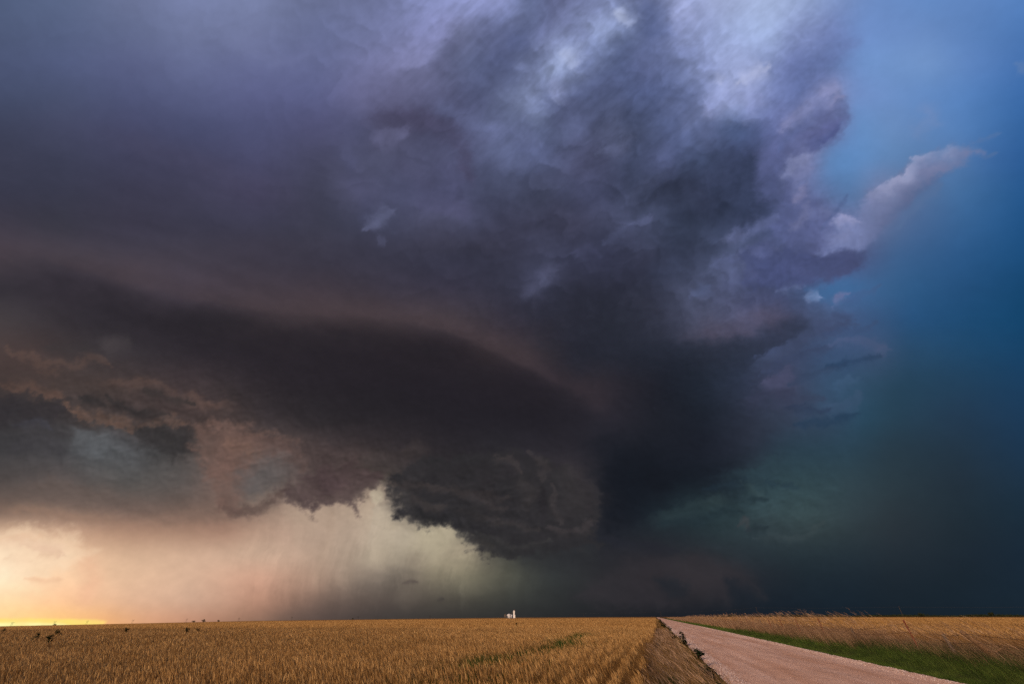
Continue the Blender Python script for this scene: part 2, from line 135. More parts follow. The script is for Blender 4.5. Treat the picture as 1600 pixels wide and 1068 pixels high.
# painted in order. stroke: S, points, reach above, reach below, colour, strength, raggedness
# outline: P, points, colour, softness, strength, raggedness
FT = '''
P|-60 829,60 826,105 829,122 838,128 850,150 868,100 888,-60 900|246 216 182|13|.6|8
S|-20 846,40 843,80 850,112 852|6|12|226 192 164|.5|5
S|60 868,95 862|6|8|222 186 156|.5|5
S|-20 838,30 842,60 836|4|5|226 188 156|.5|7
S|30 852,70 856,105 866|5|6|224 188 160|.5|8
S|10 872,50 876|5|5|234 200 168|.4|7
S|40 900,75 906,100 902|4|5|232 186 150|.5|3
S|430 800,455 794,500 796,545 789,566 772,598 766,611 790|8|56|176 154 134|.6|6
S|611 790,640 818,690 826,728 852,762 874|6|44|172 158 135|.5|5
S|574 774,590 768,602 780|6|44|196 184 160|.6|6
S|590 785,592 840,584 900|30|26|192 176 152|.35|3
S|640 828,690 826,712 842|7|34|186 174 148|.5|5
S|722 856,732 890,722 940|26|26|150 142 118|.3|2
S|545 800,550 860,536 930|12|12|148 130 114|.3|2
S|520 800,505 860,495 910|10|10|150 128 110|.25|2
S|655 850,642 900,630 960|20|20|130 116 103|.3|2
P|932 700,965 688,1015 700,1062 742,1045 790,965 832,944 815,941 790,928 755|24 28 37|30|.6|9
P|604 744,640 724,700 716,780 704,850 712,896 738,918 760,928 776,938 792,932 808,925 830,940 852,905 862,840 866,800 873,760 864,735 852,715 832,690 820,650 813,626 801,612 780|49 47 50|9|.88|11
P|670 735,760 722,770 740,720 750,660 752|45 42 45|10|.6|6
S|606 756,640 754,690 760,740 770,795 776|5|9|70 61 60|.5|8
S|640 775,670 790,700 790|4|9|68 61 60|.6|6
S|745 775,775 792,790 792|4|8|70 62 62|.6|6
S|720 800,780 815,850 825|4|5|66 60 60|.6|7
S|740 835,800 850,860 846|4|6|62 60 60|.6|7
S|806 742,822 760,834 800|11|13|64 59 60|.6|8
S|880 712,892 760,910 812|18|20|61 57 59|.55|10
S|918 752,930 772,936 792|4|12|64 59 61|.5|8
S|842 762,856 790,850 810|5|8|46 43 47|.7|6
S|860 760,872 800,880 812|4|5|72 65 66|.5|6
S|770 712,800 722,815 735|5|9|72 64 64|.7|8
S|830 706,850 730,846 752|7|7|70 63 64|.55|8
S|862 818,890 828,930 812|4|9|66 60 62|.6|9
S|905 742,915 770,922 800|5|5|54 50 53|.6|7
S|700 800,740 806,770 822|4|8|44 42 44|.6|8
S|760 846,800 858,850 852|4|7|48 47 49|.6|8
S|640 795,680 808,720 812|3|6|42 41 43|.6|8
S|800 872,835 866,900 862,940 850|5|26|52 54 56|.5|4
S|-20 383,60 398,150 424,300 463,450 486,560 490,640 500,700 514,760 540,850 582,905 612|30|6|94 76 80|.42|2
S|820 565,900 605,960 650|22|16|64 54 62|.4|3
S|-20 412,60 428,150 456,300 502,450 522,560 526,640 540,700 555,760 585,850 628,900 660|22|52|42 38 45|.6|3
S|120 196,230 230,330 262,420 296,480 340,560 385|20|26|86 80 106|.22|4
S|60 330,200 350,340 372,520 420|20|30|62 58 76|.25|4
S|15 540,30 550,62 567,112 572,140 562,172 566|6|8|104 80 72|.55|10
S|60 540,110 545,150 540|8|12|64 59 61|.5|5
S|150 545,185 532,205 528|10|16|84 76 78|.5|5
S|-10 604,40 606,75 612,98 622|10|4|114 84 72|.55|10
S|140 600,200 596,250 603,290 616,340 632,395 638|6|12|102 78 70|.55|10
S|100 634,150 656,210 668,250 662,292 654|10|4|118 88 74|.55|10
S|120 618,150 626,160 634|6|8|52 48 49|.8|6
S|165 622,190 634,216 648,260 650|6|8|52 48 49|.8|6
S|222 612,255 616,300 624|5|9|56 51 51|.8|6
P|-60 618,60 617,100 628,98 640,75 655,40 662,-60 690|56 52 56|8|.7|11
S|22 664,60 655,80 668|4|10|76 76 88|.5|5
S|0 700,60 690,110 700|14|16|62 59 63|.5|6
S|110 668,140 676,180 682|5|22|100 105 110|.6|7
P|215 668,250 664,296 656,304 690,306 708,280 716,240 705,222 690|56 53 54|10|.8|10
P|292 655,306 690,300 697,315 727,308 740,322 752,335 764,340 792,362 800,385 790,378 765,400 735,440 712,470 700,440 680,360 664|118 90 81|11|.72|11
S|340 690,380 700,420 708|14|12|132 100 86|.5|7
P|370 742,392 716,420 704,446 708,458 732,432 755,392 768,368 776|98 91 90|16|.7|11
S|455 716,475 720,470 735|8|8|104 82 76|.6|6
S|345 790,366 797,400 794,430 784,450 768|7|8|92 72 67|.6|9
P|436 772,465 745,520 728,570 728,600 740,590 752,566 768,553 791,530 782,500 797,474 789,448 782|78 62 63|12|.8|13
S|380 690,440 690,520 704,600 712|12|22|84 68 66|.45|7
S|560 716,620 712,680 700|12|14|68 59 58|.5|7
S|0 770,80 760,170 772,260 800|10|14|110 92 84|.35|7
S|-20 790,60 800,110 812,200 815|12|5|150 120 102|.5|6
S|240 815,300 805,380 800|12|12|140 112 98|.3|6
S|130 862,150 905,120 950|14|14|236 180 146|.35|4
P|-60 965,100 966,150 967,166 970,150 990,-60 990|255 222 118|3|.9|1
S|-60 973,60 975,110 976|3|6|255 244 170|.9|1
S|628 911,640 907,652 908|2|3|104 92 84|.8|2
S|682 939,694 936|2|2|74 68 64|.7|2
P|985 872,1050 867,1112 868,1150 880,1170 898,1188 920,1196 934,1165 914,1132 904,1142 930,1135 942,1100 934,1078 914,1055 904,1022 902,1040 925,1060 945,960 950,900 930|56 52 57|15|.55|6
P|1022 906,1050 904,1074 912,1070 930,1045 930,1030 920|32 40 49|10|.55|6
P|1134 906,1150 908,1176 932,1150 945,1138 930|30 38 48|10|.55|6
S|940 838,1000 850,1060 858|4|10|40 42 52|.5|3
S|1000 815,1055 800,1112 780,1150 770|7|18|52 70 74|.5|7
S|1025 816,1090 813,1130 799,1160 800|5|8|35 50 58|.5|6
S|1116 744,1150 741,1182 733,1204 724,1222 704|6|26|46 66 76|.6|8
S|1100 762,1150 752,1165 745|4|8|34 48 60|.6|5
S|1160 752,1182 766,1195 775|7|10|58 77 81|.45|9
S|1170 778,1200 780|3|4|38 54 62|.7|5
S|1195 748,1235 762,1250 758|2|5|38 56 68|.5|7
S|1152 822,1164 814,1170 830|4|6|70 70 74|.6|5
S|1166 830,1182 826,1198 826|3|6|40 52 60|.8|5
S|1180 838,1240 838,1290 815|3|6|64 76 80|.35|6
S|1050 527,1100 524,1137 527,1175 510,1212 500,1250 492|26|10|92 84 106|.55|7
S|1040 545,1100 548,1160 545,1215 524,1250 510,1275 500|18|24|41 46 61|.5|9
S|1165 580,1200 553,1225 538,1252 524,1280 512|2|18|66 76 104|.7|5
P|1255 449,1290 443,1330 438,1350 448,1322 461,1302 476,1285 466,1266 459|62 104 150|10|.5|8
S|1258 464,1272 460,1288 464|2|6|124 142 182|.8|6
S|1303 482,1312 464,1330 459|4|5|104 114 156|.8|6
S|1222 456,1238 448,1250 450|4|5|104 114 152|.6|7
S|1180 607,1205 590,1222 580,1238 568|3|26|76 78 106|.7|7
S|1200 640,1240 628,1285 618|10|10|56 62 84|.5|7
S|1292 604,1310 596,1328 584,1345 594|2|15|62 88 118|.75|6
S|1270 628,1316 628,1338 612,1352 616|3|18|62 84 112|.75|6
S|1180 560,1230 534,1290 514,1340 500|2|10|64 74 104|.55|7
S|1190 584,1240 556,1300 538|3|10|58 68 96|.5|7
S|1230 602,1280 578,1320 566|4|8|52 66 92|.5|7
S|1150 632,1200 616,1250 610|4|12|56 60 82|.5|7
S|1230 636,1280 640,1300 636|4|8|44 56 80|.5|7
S|1320 470,1345 455,1375 446|3|7|70 94 138|.5|7
S|1290 520,1340 512,1372 506|4|8|62 80 116|.5|7
S|1240 660,1290 658,1345 640|5|7|36 58 82|.6|6
S|1262 512,1300 502,1334 492|8|14|66 76 108|.6|10
S|1296 536,1350 530,1378 543,1392 544|5|9|78 92 128|.7|6
S|1296 566,1340 562,1376 552|4|8|44 66 96|.6|6
S|1150 690,1210 660,1250 650|14|12|48 54 70|.4|7
S|812 472,838 450,862 425,885 410|12|3|92 94 126|.75|5
S|826 376,850 366,876 372|8|10|70 72 98|.5|6
S|896 398,920 390,942 400|8|8|82 84 118|.6|6
S|944 376,965 360,1000 345,1016 340|3|10|92 98 136|.75|6
S|1128 374,1146 370,1164 362|6|9|98 104 140|.7|6
S|1104 420,1124 404,1148 404,1180 386|3|14|88 94 130|.7|7
S|1086 462,1096 446,1104 440|4|8|80 90 124|.6|6
S|966 474,984 462,1004 472,1030 486|3|10|66 67 88|.5|6
P|820 480,880 450,960 440,1040 460,1060 500,1030 560,900 570,840 530|44 46 60|34|.5|8
P|1280 362,1300 345,1319 338,1341 342,1347 321,1375 288,1417 270,1431 246,1448 241,1482 233,1513 227,1530 236,1505 258,1465 278,1435 298,1400 322,1384 350,1350 382,1320 400,1280 405|120 130 174|10|.88|8
S|1347 322,1375 290,1417 271,1431 247,1448 242,1482 234,1513 228|3|15|158 162 200|.75|7
S|1300 346,1319 339,1341 343|3|10|144 148 188|.7|7
S|1345 380,1385 345,1430 305,1490 268|14|6|98 108 152|.5|5
S|1405 356,1430 325,1452 305,1474 288|8|7|92 120 168|.6|5
S|1524 222,1560 207|3|4|90 124 178|.5|6
S|1530 248,1555 236|3|4|90 120 170|.5|6
S|1440 150,1460 185,1420 210|10|12|124 148 198|.4|8
S|1590 100,1610 110|8|8|110 140 190|.5|6
S|1216 284,1230 255,1252 238,1274 236|3|18|136 142 182|.8|6
S|1236 300,1250 276,1266 262|6|10|124 130 172|.6|7
S|1240 322,1256 302,1264 290|6|5|128 126 162|.6|6
P|1150 250,1205 245,1216 275,1214 310,1180 340,1130 340,1110 300|50 58 82|22|.65|9
S|1284 360,1305 330,1322 306|2|3|82 98 142|.5|4
S|1150 358,1195 340,1230 325,1250 310|3|10|86 94 132|.5|7
S|1180 392,1215 372,1262 366|8|12|84 90 130|.5|8
S|1190 416,1240 404,1300 400,1345 392|6|16|68 74 108|.7|8
S|1276 380,1300 366,1330 362|5|12|122 128 168|.55|7
P|1200 216,1235 186,1280 166,1318 150,1324 186,1300 225,1250 238,1222 268,1214 305,1190 320,1180 255|90 97 140|12|.65|8
S|1215 202,1262 172,1315 148|9|9|136 138 178|.75|7
S|1246 234,1285 224,1318 192|13|3|80 88 136|.75|7
P|1222 285,1250 296,1290 318,1302 350,1288 388,1230 382,1198 350|90 97 140|14|.65|9
P|1160 390,1210 383,1280 396,1320 390,1354 392,1346 414,1300 440,1225 450,1165 445|72 79 118|9|.75|8
S|1134 374,1160 366,1182 351,1212 336|4|9|102 110 152|.75|7
S|1104 414,1134 404,1154 408|3|10|92 101 142|.7|7
S|1078 462,1096 444,1108 438|4|10|86 96 134|.7|7
S|1170 400,1200 388,1216 384|3|7|96 102 142|.6|7
S|1000 440,1060 420,1100 380,1130 340|22|26|56 62 86|.5|9
S|1216 286,1230 255,1252 238,1274 236|3|16|138 144 184|.7|6
S|1240 314,1252 302,1258 292|5|6|138 136 172|.7|6
S|1264 340,1284 330,1300 336|5|10|108 116 158|.5|8
S|1236 356,1252 340,1262 318|5|6|130 132 170|.5|7
S|1120 446,1150 430,1200 428|7|12|84 90 126|.5|8
S|1150 478,1200 462,1240 470|8|14|72 78 112|.45|8
S|1210 420,1290 436,1330 420,1352 398|26|3|72 78 114|.75|6
S|1250 186,1285 152,1318 133|14|9|140 144 186|.7|6
S|1235 215,1285 205,1312 188|8|6|100 104 152|.5|6
S|1255 120,1300 85,1348 50|10|14|104 118 168|.45|7
S|868 16,900 50,912 70|14|14|118 126 172|.5|8
S|1040 34,1066 18,1084 6|16|16|160 168 208|.5|8
S|915 146,950 132,975 128|14|14|84 92 134|.5|8
S|930 242,962 228,986 212|6|9|96 102 138|.6|8
S|1168 196,1178 168,1190 150|10|10|132 140 184|.5|7
S|1212 216,1202 250,1190 280|12|12|100 106 152|.45|8
S|1040 262,1090 262,1140 236|14|18|58 67 94|.55|9
S|866 210,888 176,900 150|14|14|84 90 126|.5|8
S|800 216,830 236,870 240|10|12|96 104 148|.5|8
S|820 290,880 270,930 276|10|14|76 78 108|.4|8
S|1020 318,1060 296,1090 300|8|16|56 62 88|.45|8
S|980 330,1000 300,1030 276|9|9|80 86 118|.45|8
S|1040 350,1070 330,1110 326|10|16|52 58 82|.5|8
S|1160 300,1190 286,1214 290|8|10|72 80 114|.4|8
S|876 78,892 95,902 112|15|7|178 188 220|.8|6
S|862 120,872 140,862 156|14|9|150 158 198|.65|6
S|958 14,970 32,984 47|15|5|180 190 220|.8|6
S|1012 -10,1022 40,1020 66|22|24|88 102 150|.55|7
S|952 90,972 76,990 60|8|16|82 94 136|.5|7
S|1118 118,1124 132|10|9|168 176 212|.7|6
S|1156 128,1180 112,1200 102|9|8|184 190 222|.75|6
S|1100 160,1112 178|8|7|140 148 192|.5|7
S|1060 214,1110 196,1150 208,1205 186|16|20|68 82 118|.35|10
S|1066 70,1096 96,1110 130|12|12|112 122 166|.4|10
S|1130 150,1160 150,1190 136|14|14|120 130 176|.35|10
S|1030 150,1060 170,1084 206|14|14|110 120 164|.4|10
S|990 150,1012 190,1010 250|20|24|66 74 104|.4|9
S|1215 235,1250 190,1300 150|9|10|90 106 154|.4|8
S|600 118,628 104,664 96,692 70,712 44,742 28|26|3|138 142 190|.55|5
S|612 122,650 110,690 96,704 66,730 52|2|26|94 96 134|.5|5
S|672 138,708 176,756 198,820 208,858 240|9|12|106 114 158|.6|6
S|800 100,830 120,850 150|12|14|122 132 174|.5|7
S|786 74,812 60,830 60|10|14|88 98 144|.5|7
S|572 222,598 206,632 202,646 214|3|17|114 114 154|.7|6
S|545 250,560 300,575 330|14|14|84 84 118|.45|7
S|690 240,712 290,700 340|16|16|84 84 120|.5|7
S|600 250,650 270,680 300|18|18|78 76 106|.4|7
S|525 225,545 245,560 262|10|12|86 88 124|.5|7
P|566 190,610 170,665 172,715 195,736 240,738 290,722 280,712 235,680 210,640 200,600 198|78 74 104|10|.6|6
S|570 362,588 350,612 336,618 330|9|6|112 116 154|.7|6
S|640 312,690 334,742 342|26|3|92 90 128|.6|6
S|590 374,606 376|5|5|98 100 134|.6|5
S|565 300,580 330,560 352|8|14|76 78 108|.4|7
S|330 30,390 80,450 100|20|14|130 138 182|.3|6
S|430 96,470 92,490 80,470 66|5|6|118 124 170|.35|6
'''
def paint(X, Y):
    X = X.astype(np.float32); Y = Y.astype(np.float32)
    gx, gy, im = base_canvas()
    def blob(cx, cy, rx, ry): return np.exp(-((X-cx)/rx)**2-((Y-cy)/ry)**2)
    # how ragged and how contrasty the cloud is, by region
    rough = np.clip(.08+blob(960, 160, 330, 330)+.4*blob(1150, 430, 110, 200)+.8*blob(240, 660, 260, 100)+.7*blob(560, 740, 140, 60)+.7*blob(780, 790, 160, 70)+.5*blob(1180, 780, 120, 60), 0, 1)
    rough = rough*(1-.9*sst(0, 60, (X-1350)*.97+(Y-300)*.1))
    low = sst(470, 640, Y)
    ca, sa = np.cos(np.radians(-42)), np.sin(np.radians(-42))
    u = X*ca+Y*sa; v = -X*sa+Y*ca
    def mix(f): return f(u, v)*(1-low)+f(X, Y)*low
    w1 = mix(lambda p, q: fbm(p/125, q/82, 6, 1, .55)); w2 = mix(lambda p, q: fbm(p/125, q/82, 6, 7, .55))
    f1 = fbm(X/38, Y/30, 7, 3, .6); f2 = fbm(X/38, Y/30, 7, 5, .6)
    hi = 1-sst(440, 560, Y); hs = hi*sst(1300, 1150, X); wn = fbm(X/70, Y/50, 3, 50); f3 = fbm(X/15, Y/12, 5, 90, .62)
    wx = rough*(15*w1+7*f1*(1-.4*hs)+2*f3*(1-hs)); wy = rough*(12*w2+6*f2*(1-.4*hs)+2*f3*(1-hs))
    C = bil(gx, gy, im, X+wx, Y+wy)
    for ln in FT.strip().splitlines():
        p = ln.split('|')
        pts = [tuple(float(q) for q in e.split()) for e in p[1].split(',')]
        xs, ys = zip(*pts)
        if p[0] == 'S': r1, r2, col, st, rg = float(p[2]), float(p[3]), p[4], float(p[5]), float(p[6]); pad = 2.4*max(r1, r2)+20
        else: col, sf, st, rg = p[2], float(p[3]), float(p[4]), float(p[5]); pad = 2*sf+20
        m = np.where((X > min(xs)-pad) & (X < max(xs)+pad) & (Y > min(ys)-pad) & (Y < max(ys)+pad))[0]
        if not len(m): continue
        x = X[m]+rg*(1.1*f1[m]+.7*w1[m]); y = Y[m]+rg*(1.1*f2[m]+.7*w2[m])
        if p[0] == 'S':
            d, s, t = polyd(pts, x, y); d = np.abs(d+.55*rg*f3[m])
            end = sst(0, .22, t)*sst(1, .78, t); big = max(r1, r2) >= 12; fa = .1+.9*end if big else 1.; end = .65+.35*end if big else .35+.65*end
            fl = 9*hi[m]*(.6+.4*wn[m])*(X[m] < 1280)
            rr = np.where(s > 0, np.hypot(r2, fl), np.hypot(r1, fl))*end+.5; k = np.exp(-(d/rr)**2)*(1-.3*hi[m]*(X[m] < 1280))*fa
        else:
            d = polyin(pts, x, y)+.8*rg*f3[m]; k = sst(-sf, sf, d)
        k = (k*st*(1+.2*f1[m]+.35*wn[m])).clip(0, 1)[:, None]
        C[m] = C[m]*(1-k)+np.array([float(q) for q in col.split()], np.float32)/255*k
    # billows: relief of a lumpy surface lit from the upper right, where the cloud is broken
    def lumps(x, y): return mix2(lambda p, q: (1-np.abs(vnoise(p/64+.5*w1, q/46+.5*w2, 20)))*(.5+.45*hs)+.5*vnoise(p/90+.4*w2, q/60, 33)*hs+.3*(1-.2*hs)*(1-np.abs(vnoise(p/30+.6*w2, q/23, 23)))+.16*(1-.6*hs)*(1-np.abs(vnoise(p/14+.5*f1, q/11, 26)))+.06*(1-hs)*vnoise(p/7, q/5.5, 29), x, y)
    def mix2(fn, x, y):
        uu = x*ca+y*sa; vv = -x*sa+y*ca
        return fn(uu, vv)*(1-low)+fn(x, y)*low
    rel = lumps(X, Y)-lumps(X+3.5, Y-4.5)
    e = mix(lambda p, q: ridged(p/105+.5*w1, q/70+.5*w2, 6, 20))
    g2 = mix(lambda p, q: fbm(p/44, q/32, 6, 40, .58))
    smear = sst(480, 250, Y)*sst(450, 750, X)*sst(1400, 1200, X)
    g = fbm((X-Y)/90, (X+Y)/14, 3, 30)
    blue = sst(.22, .36, C[:, 2]-C[:, 0])
    det = (rough*(.09*e+.07*g2+.55*rel*(1-.4*smear))+smear*.035*g*sst(330, 180, Y))*(1-.85*blue)*(1-.5*sst(.5, .75, C[:, 0]))
    soft = fbm(X/260, Y/170, 4, 60)*.035+.014*(.3+low)*fbm(X/24, Y/15, 5, 66, .6)*sst(1500, 1250, X)
    rain = sst(330, 430, X)*sst(900, 760, X)*sst(780, 850, Y)*sst(990, 930, Y)
    rs = fbm((X+.2*Y+14*w1)/22, Y/220, 6, 80, .7)*(.6+.8*wn)
    band = sst(1000, 700, X)*sst(180, 300, Y)*sst(660, 540, Y)
    st_ = fbm((X*.95+Y*.28)/330, (Y*.95-X*.27+14*w2)/26, 4, 77)
    C = C*(1+det+soft+.085*rain*rs+.035*band*st_)[:, None]
    # the photograph's slate greyness away from the glow
    lum = C@np.array([.3, .55, .15], np.float32); dk = (1-sst(.42, .62, C[:, 0])); rt = sst(1060, 1220, X)*sst(820, 640, Y)
    C[:, :2] -= np.array([.009, .004], np.float32)*(dk*sst(560, 400, Y))[:, None]
    C = C+(lum[:, None]-C)*(.11*dk*(1-.9*rt)+.10*sst(1320, 1400, X)*sst(100, 300, Y))[:, None]
    return C*(1-.075*(1-.7*rt*sst(1420, 1320, X))*(1-sst(.42, .62, C[:, 0])))[:, None]
# ---------------------------------------------------------------- helpers
def tag(o, label=None, cat=None, group=None, kind=None):
    if label: o['label'] = label
    if cat: o['category'] = cat
    if group: o['group'] = group
    if kind: o['kind'] = kind
    return o
def np_mesh(name, V, loops, per, mat=None, parent=None, attrs=None, smooth=False):
    """one mesh object from numpy arrays; loops is flat, per = corners of each face"""
    me = bpy.data.meshes.new(name); V = np.asarray(V, np.float32); loops = np.asarray(loops, np.int32).ravel()
    nf = len(loops)//per
    me.vertices.add(len(V)); me.vertices.foreach_set('co', V.ravel())
    me.loops.add(len(loops)); me.loops.foreach_set('vertex_index', loops)
    me.polygons.add(nf); me.polygons.foreach_set('loop_start', np.arange(0, nf*per, per, dtype=np.int32))
    if smooth: me.polygons.foreach_set('use_smooth', np.ones(nf, bool))
    for k, v in (attrs or {}).items():
        if v.ndim == 1: a = me.attributes.new(k, 'FLOAT', 'POINT'); a.data.foreach_set('value', v.astype(np.float32))
        else: a = me.attributes.new(k, 'FLOAT_COLOR', 'POINT'); a.data.foreach_set('color', v.astype(np.float32).ravel())
    me.update(calc_edges=True)
    o = bpy.data.objects.new(name, me); sc.collection.objects.link(o)
    if mat: me.materials.append(mat)
    if parent: o.parent = parent
    return o
def empty(name, loc, rz=0):
    o = bpy.data.objects.new(name, None); sc.collection.objects.link(o); o.location = loc; o.rotation_euler.z = rz
    o.empty_display_size = .3; return o
class MB:
    def __init__(s): s.b = bmesh.new()
    def tube(s, pts, rad, n=8, cap=True):
        rings = []; pts = [Vector(p) for p in pts]
        if not isinstance(rad, (list, tuple)): rad = [rad]*len(pts)
        for i, p in enumerate(pts):
            d = (pts[min(i+1, len(pts)-1)]-pts[max(i-1, 0)]).normalized()
            a = d.cross(Vector((.13, .97, .2))).normalized(); c = d.cross(a)
            rings.append([s.b.verts.new(p+(a*math.cos(2*math.pi*k/n)+c*math.sin(2*math.pi*k/n))*rad[i]) for k in range(n)])
        for i in range(len(rings)-1):
            for k in range(n): s.b.faces.new((rings[i][k], rings[i][(k+1) % n], rings[i+1][(k+1) % n], rings[i+1][k]))
        if cap: s.b.faces.new(rings[0][::-1]); s.b.faces.new(rings[-1])
        return s
    def box(s, c, d, rz=0):
        m = Matrix.Translation(c) @ Matrix.Rotation(rz, 4, 'Z') @ Matrix.Diagonal((d[0], d[1], d[2], 1))
        bmesh.ops.create_cube(s.b, size=1, matrix=m); return s
    def quad(s, P): s.b.faces.new([s.b.verts.new(p) for p in P]); return s
    def lathe(s, prof, n=32, c=(0, 0, 0)):
        rings = [[s.b.verts.new((c[0]+r*math.cos(2*math.pi*k/n), c[1]+r*math.sin(2*math.pi*k/n), c[2]+z)) for k in range(n)] for r, z in prof]
        for i in range(len(rings)-1):
            for k in range(n): s.b.faces.new((rings[i][k], rings[i][(k+1) % n], rings[i+1][(k+1) % n], rings[i+1][k]))
        return s
    def build(s, name, mat, parent=None, smooth=False):
        bmesh.ops.recalc_face_normals(s.b, faces=s.b.faces)
        me = bpy.data.meshes.new(name); s.b.to_mesh(me); s.b.free(); me.materials.append(mat)
        if smooth: me.polygons.foreach_set('use_smooth', [True]*len(me.polygons))
        o = bpy.data.objects.new(name, me); sc.collection.objects.link(o)
        if parent: o.parent = parent
        return o
def copy_tree(o, parent=None):
    c = o.copy(); sc.collection.objects.link(c); c.parent = parent
    for ch in list(o.children): copy_tree(ch, c)
    return c
class NT:
    def __init__(s, name):
        s.m = bpy.data.materials.new(name); s.m.use_nodes = True; s.t = s.m.node_tree; s.t.nodes.clear()
        s.out = s.n('OutputMaterial')
    def n(s, typ, **kw):
        q = s.t.nodes.new('ShaderNode'+typ)
        for k, v in kw.items():
            if k.startswith('i_'):
                key = k[2:]; q.inputs[int(key) if key.isdigit() else key.replace('_', ' ')].default_value = v
            else: setattr(q, k, v)
        return q
    def l(s, a, b): s.t.links.new(a, b)
    def ramp(s, src, stops):
        r = s.n('ValToRGB'); e = r.color_ramp.elements
        while len(e) < len(stops): e.new(.5)
        for i, (p, c) in enumerate(stops): e[i].position = p; e[i].color = (*c, 1)
        s.l(src, r.inputs[0]); return r.outputs[0]
    def noise(s, vec, scale, detail=4, rough=.55):
        q = s.n('TexNoise', i_Scale=scale, i_Detail=detail, i_Roughness=rough)
        if vec is not None: s.l(vec, q.inputs['Vector'])
        return q.outputs[0]
    def mul(s, a, b, f=1., mode='MULTIPLY'):
        q = s.n('Mix', data_type='RGBA', blend_type=mode)
        if isinstance(f, float): q.inputs[0].default_value = f
        else: s.l(f, q.inputs[0])
        for v, k in ((a, 6), (b, 7)):
            if isinstance(v, tuple): q.inputs[k].default_value = (*v, 1)
            else: s.l(v, q.inputs[k])
        return q.outputs[2]
    def bsdf(s, col, rough=.8, bump=None, metal=0., trans=0., bstr=.5, bdist=.02, spec=.2):
        p = s.n('BsdfPrincipled', i_Roughness=rough, i_Metallic=metal); p.inputs['Specular IOR Level'].default_value = spec
        if isinstance(col, tuple): p.inputs[0].default_value = (*col, 1)
        else: s.l(col, p.inputs[0])
        if bump is not None:
            b = s.n('Bump', i_Strength=bstr, i_Distance=bdist); s.l(bump, b.inputs['Height']); s.l(b.outputs[0], p.inputs['Normal'])
        res = p.outputs[0]
        if trans:
            t = s.n('BsdfTranslucent'); m = s.n('MixShader', i_0=trans); s.l(res, m.inputs[1]); s.l(t.outputs[0], m.inputs[2])
            if isinstance(col, tuple): t.inputs[0].default_value = (*col, 1)
            else: s.l(col, t.inputs[0])
            res = m.outputs[0]
        s.l(res, s.out.inputs[0]); return s.m
def plain(name, col, rough=.7, metal=0., var=.25, scale=3., spec=.3):
    t = NT(name); g = t.n('NewGeometry').outputs['Position']; v = t.noise(g, scale, 6, .65)
    lo = tuple(c*(1-var) for c in col); hi = tuple(min(1, c*(1+var)) for c in col)
    return t.bsdf(t.ramp(v, [(.3, lo), (.7, hi)]), rough, v, metal, bstr=.3, spec=spec)
# ---------------------------------------------------------------- the storm sky: a cap of a far sphere, 45 km out
def build_sky():
    n = 1500; lim = 1.46
    g = np.linspace(-lim, lim, n); a, b = np.meshgrid(g, g)     # stereographic about the storm's centre
    r2 = a*a+b*b; k = 4/(4+r2)
    x, y, z = a*k, b*k, (4-r2)/(4+r2)                            # right, up, forward
    cp, sp = math.cos(R(PITCH)), math.sin(R(PITCH))
    D = np.stack([x, z*cp-y*sp, z*sp+y*cp], -1)                  # to the world: forward is north-ish and 34.5 deg up
    zz = np.maximum(z, .14)
    PX = np.clip(CX+F*x/zz, -1400, 3000); PY = np.clip(CY-F*y/zz, -2500, 1000)
    th = np.degrees(np.arccos(np.clip(z, -1, 1)))
    keep = (th < 79) & (D[..., 2] > -.045)
    idx = -np.ones((n, n), int); idx[keep] = np.arange(keep.sum())
    q = keep[:-1, :-1] & keep[1:, :-1] & keep[:-1, 1:] & keep[1:, 1:]
    F4 = np.stack([idx[:-1, :-1][q], idx[:-1, 1:][q], idx[1:, 1:][q], idx[1:, :-1][q]], 1)
    C = paint(PX[keep], PY[keep]).clip(0, 1)
    C = np.where(C < .04045, C/12.92, ((C+.055)/1.055)**2.4)
    fade = sst(77.5, 63, th[keep])
    rgba = np.concatenate([C, fade[:, None]], 1)
    t = NT('storm sky'); at = t.n('Attribute', attribute_name='cloud')
    pos = t.n('NewGeometry').outputs['Position']; m = t.n('Mapping', vector_type='POINT', i_Scale=(1/900,)*3); t.l(pos, m.inputs[0])
    nz = t.n('TexNoise', i_Scale=1., i_Detail=5., i_Roughness=.6); t.l(m.outputs[0], nz.inputs['Vector'])
    v = t.ramp(nz.outputs[0], [(.2, (.965,)*3), (.8, (1.035,)*3)])
    em = t.n('Emission'); t.l(t.mul(at.outputs['Color'], v), em.inputs[0])
    tr = t.n('BsdfTransparent'); mx = t.n('MixShader'); t.l(at.outputs['Alpha'], mx.inputs[0]); t.l(tr.outputs[0], mx.inputs[1]); t.l(em.outputs[0], mx.inputs[2])
    t.l(mx.outputs[0], t.out.inputs[0]); t.m.cycles.emission_sampling = 'NONE'
    o = np_mesh('sky', D[keep]*45000, F4, 4, t.m, attrs={'cloud': rgba}, smooth=True)
    tag(o, kind='structure')
build_sky()
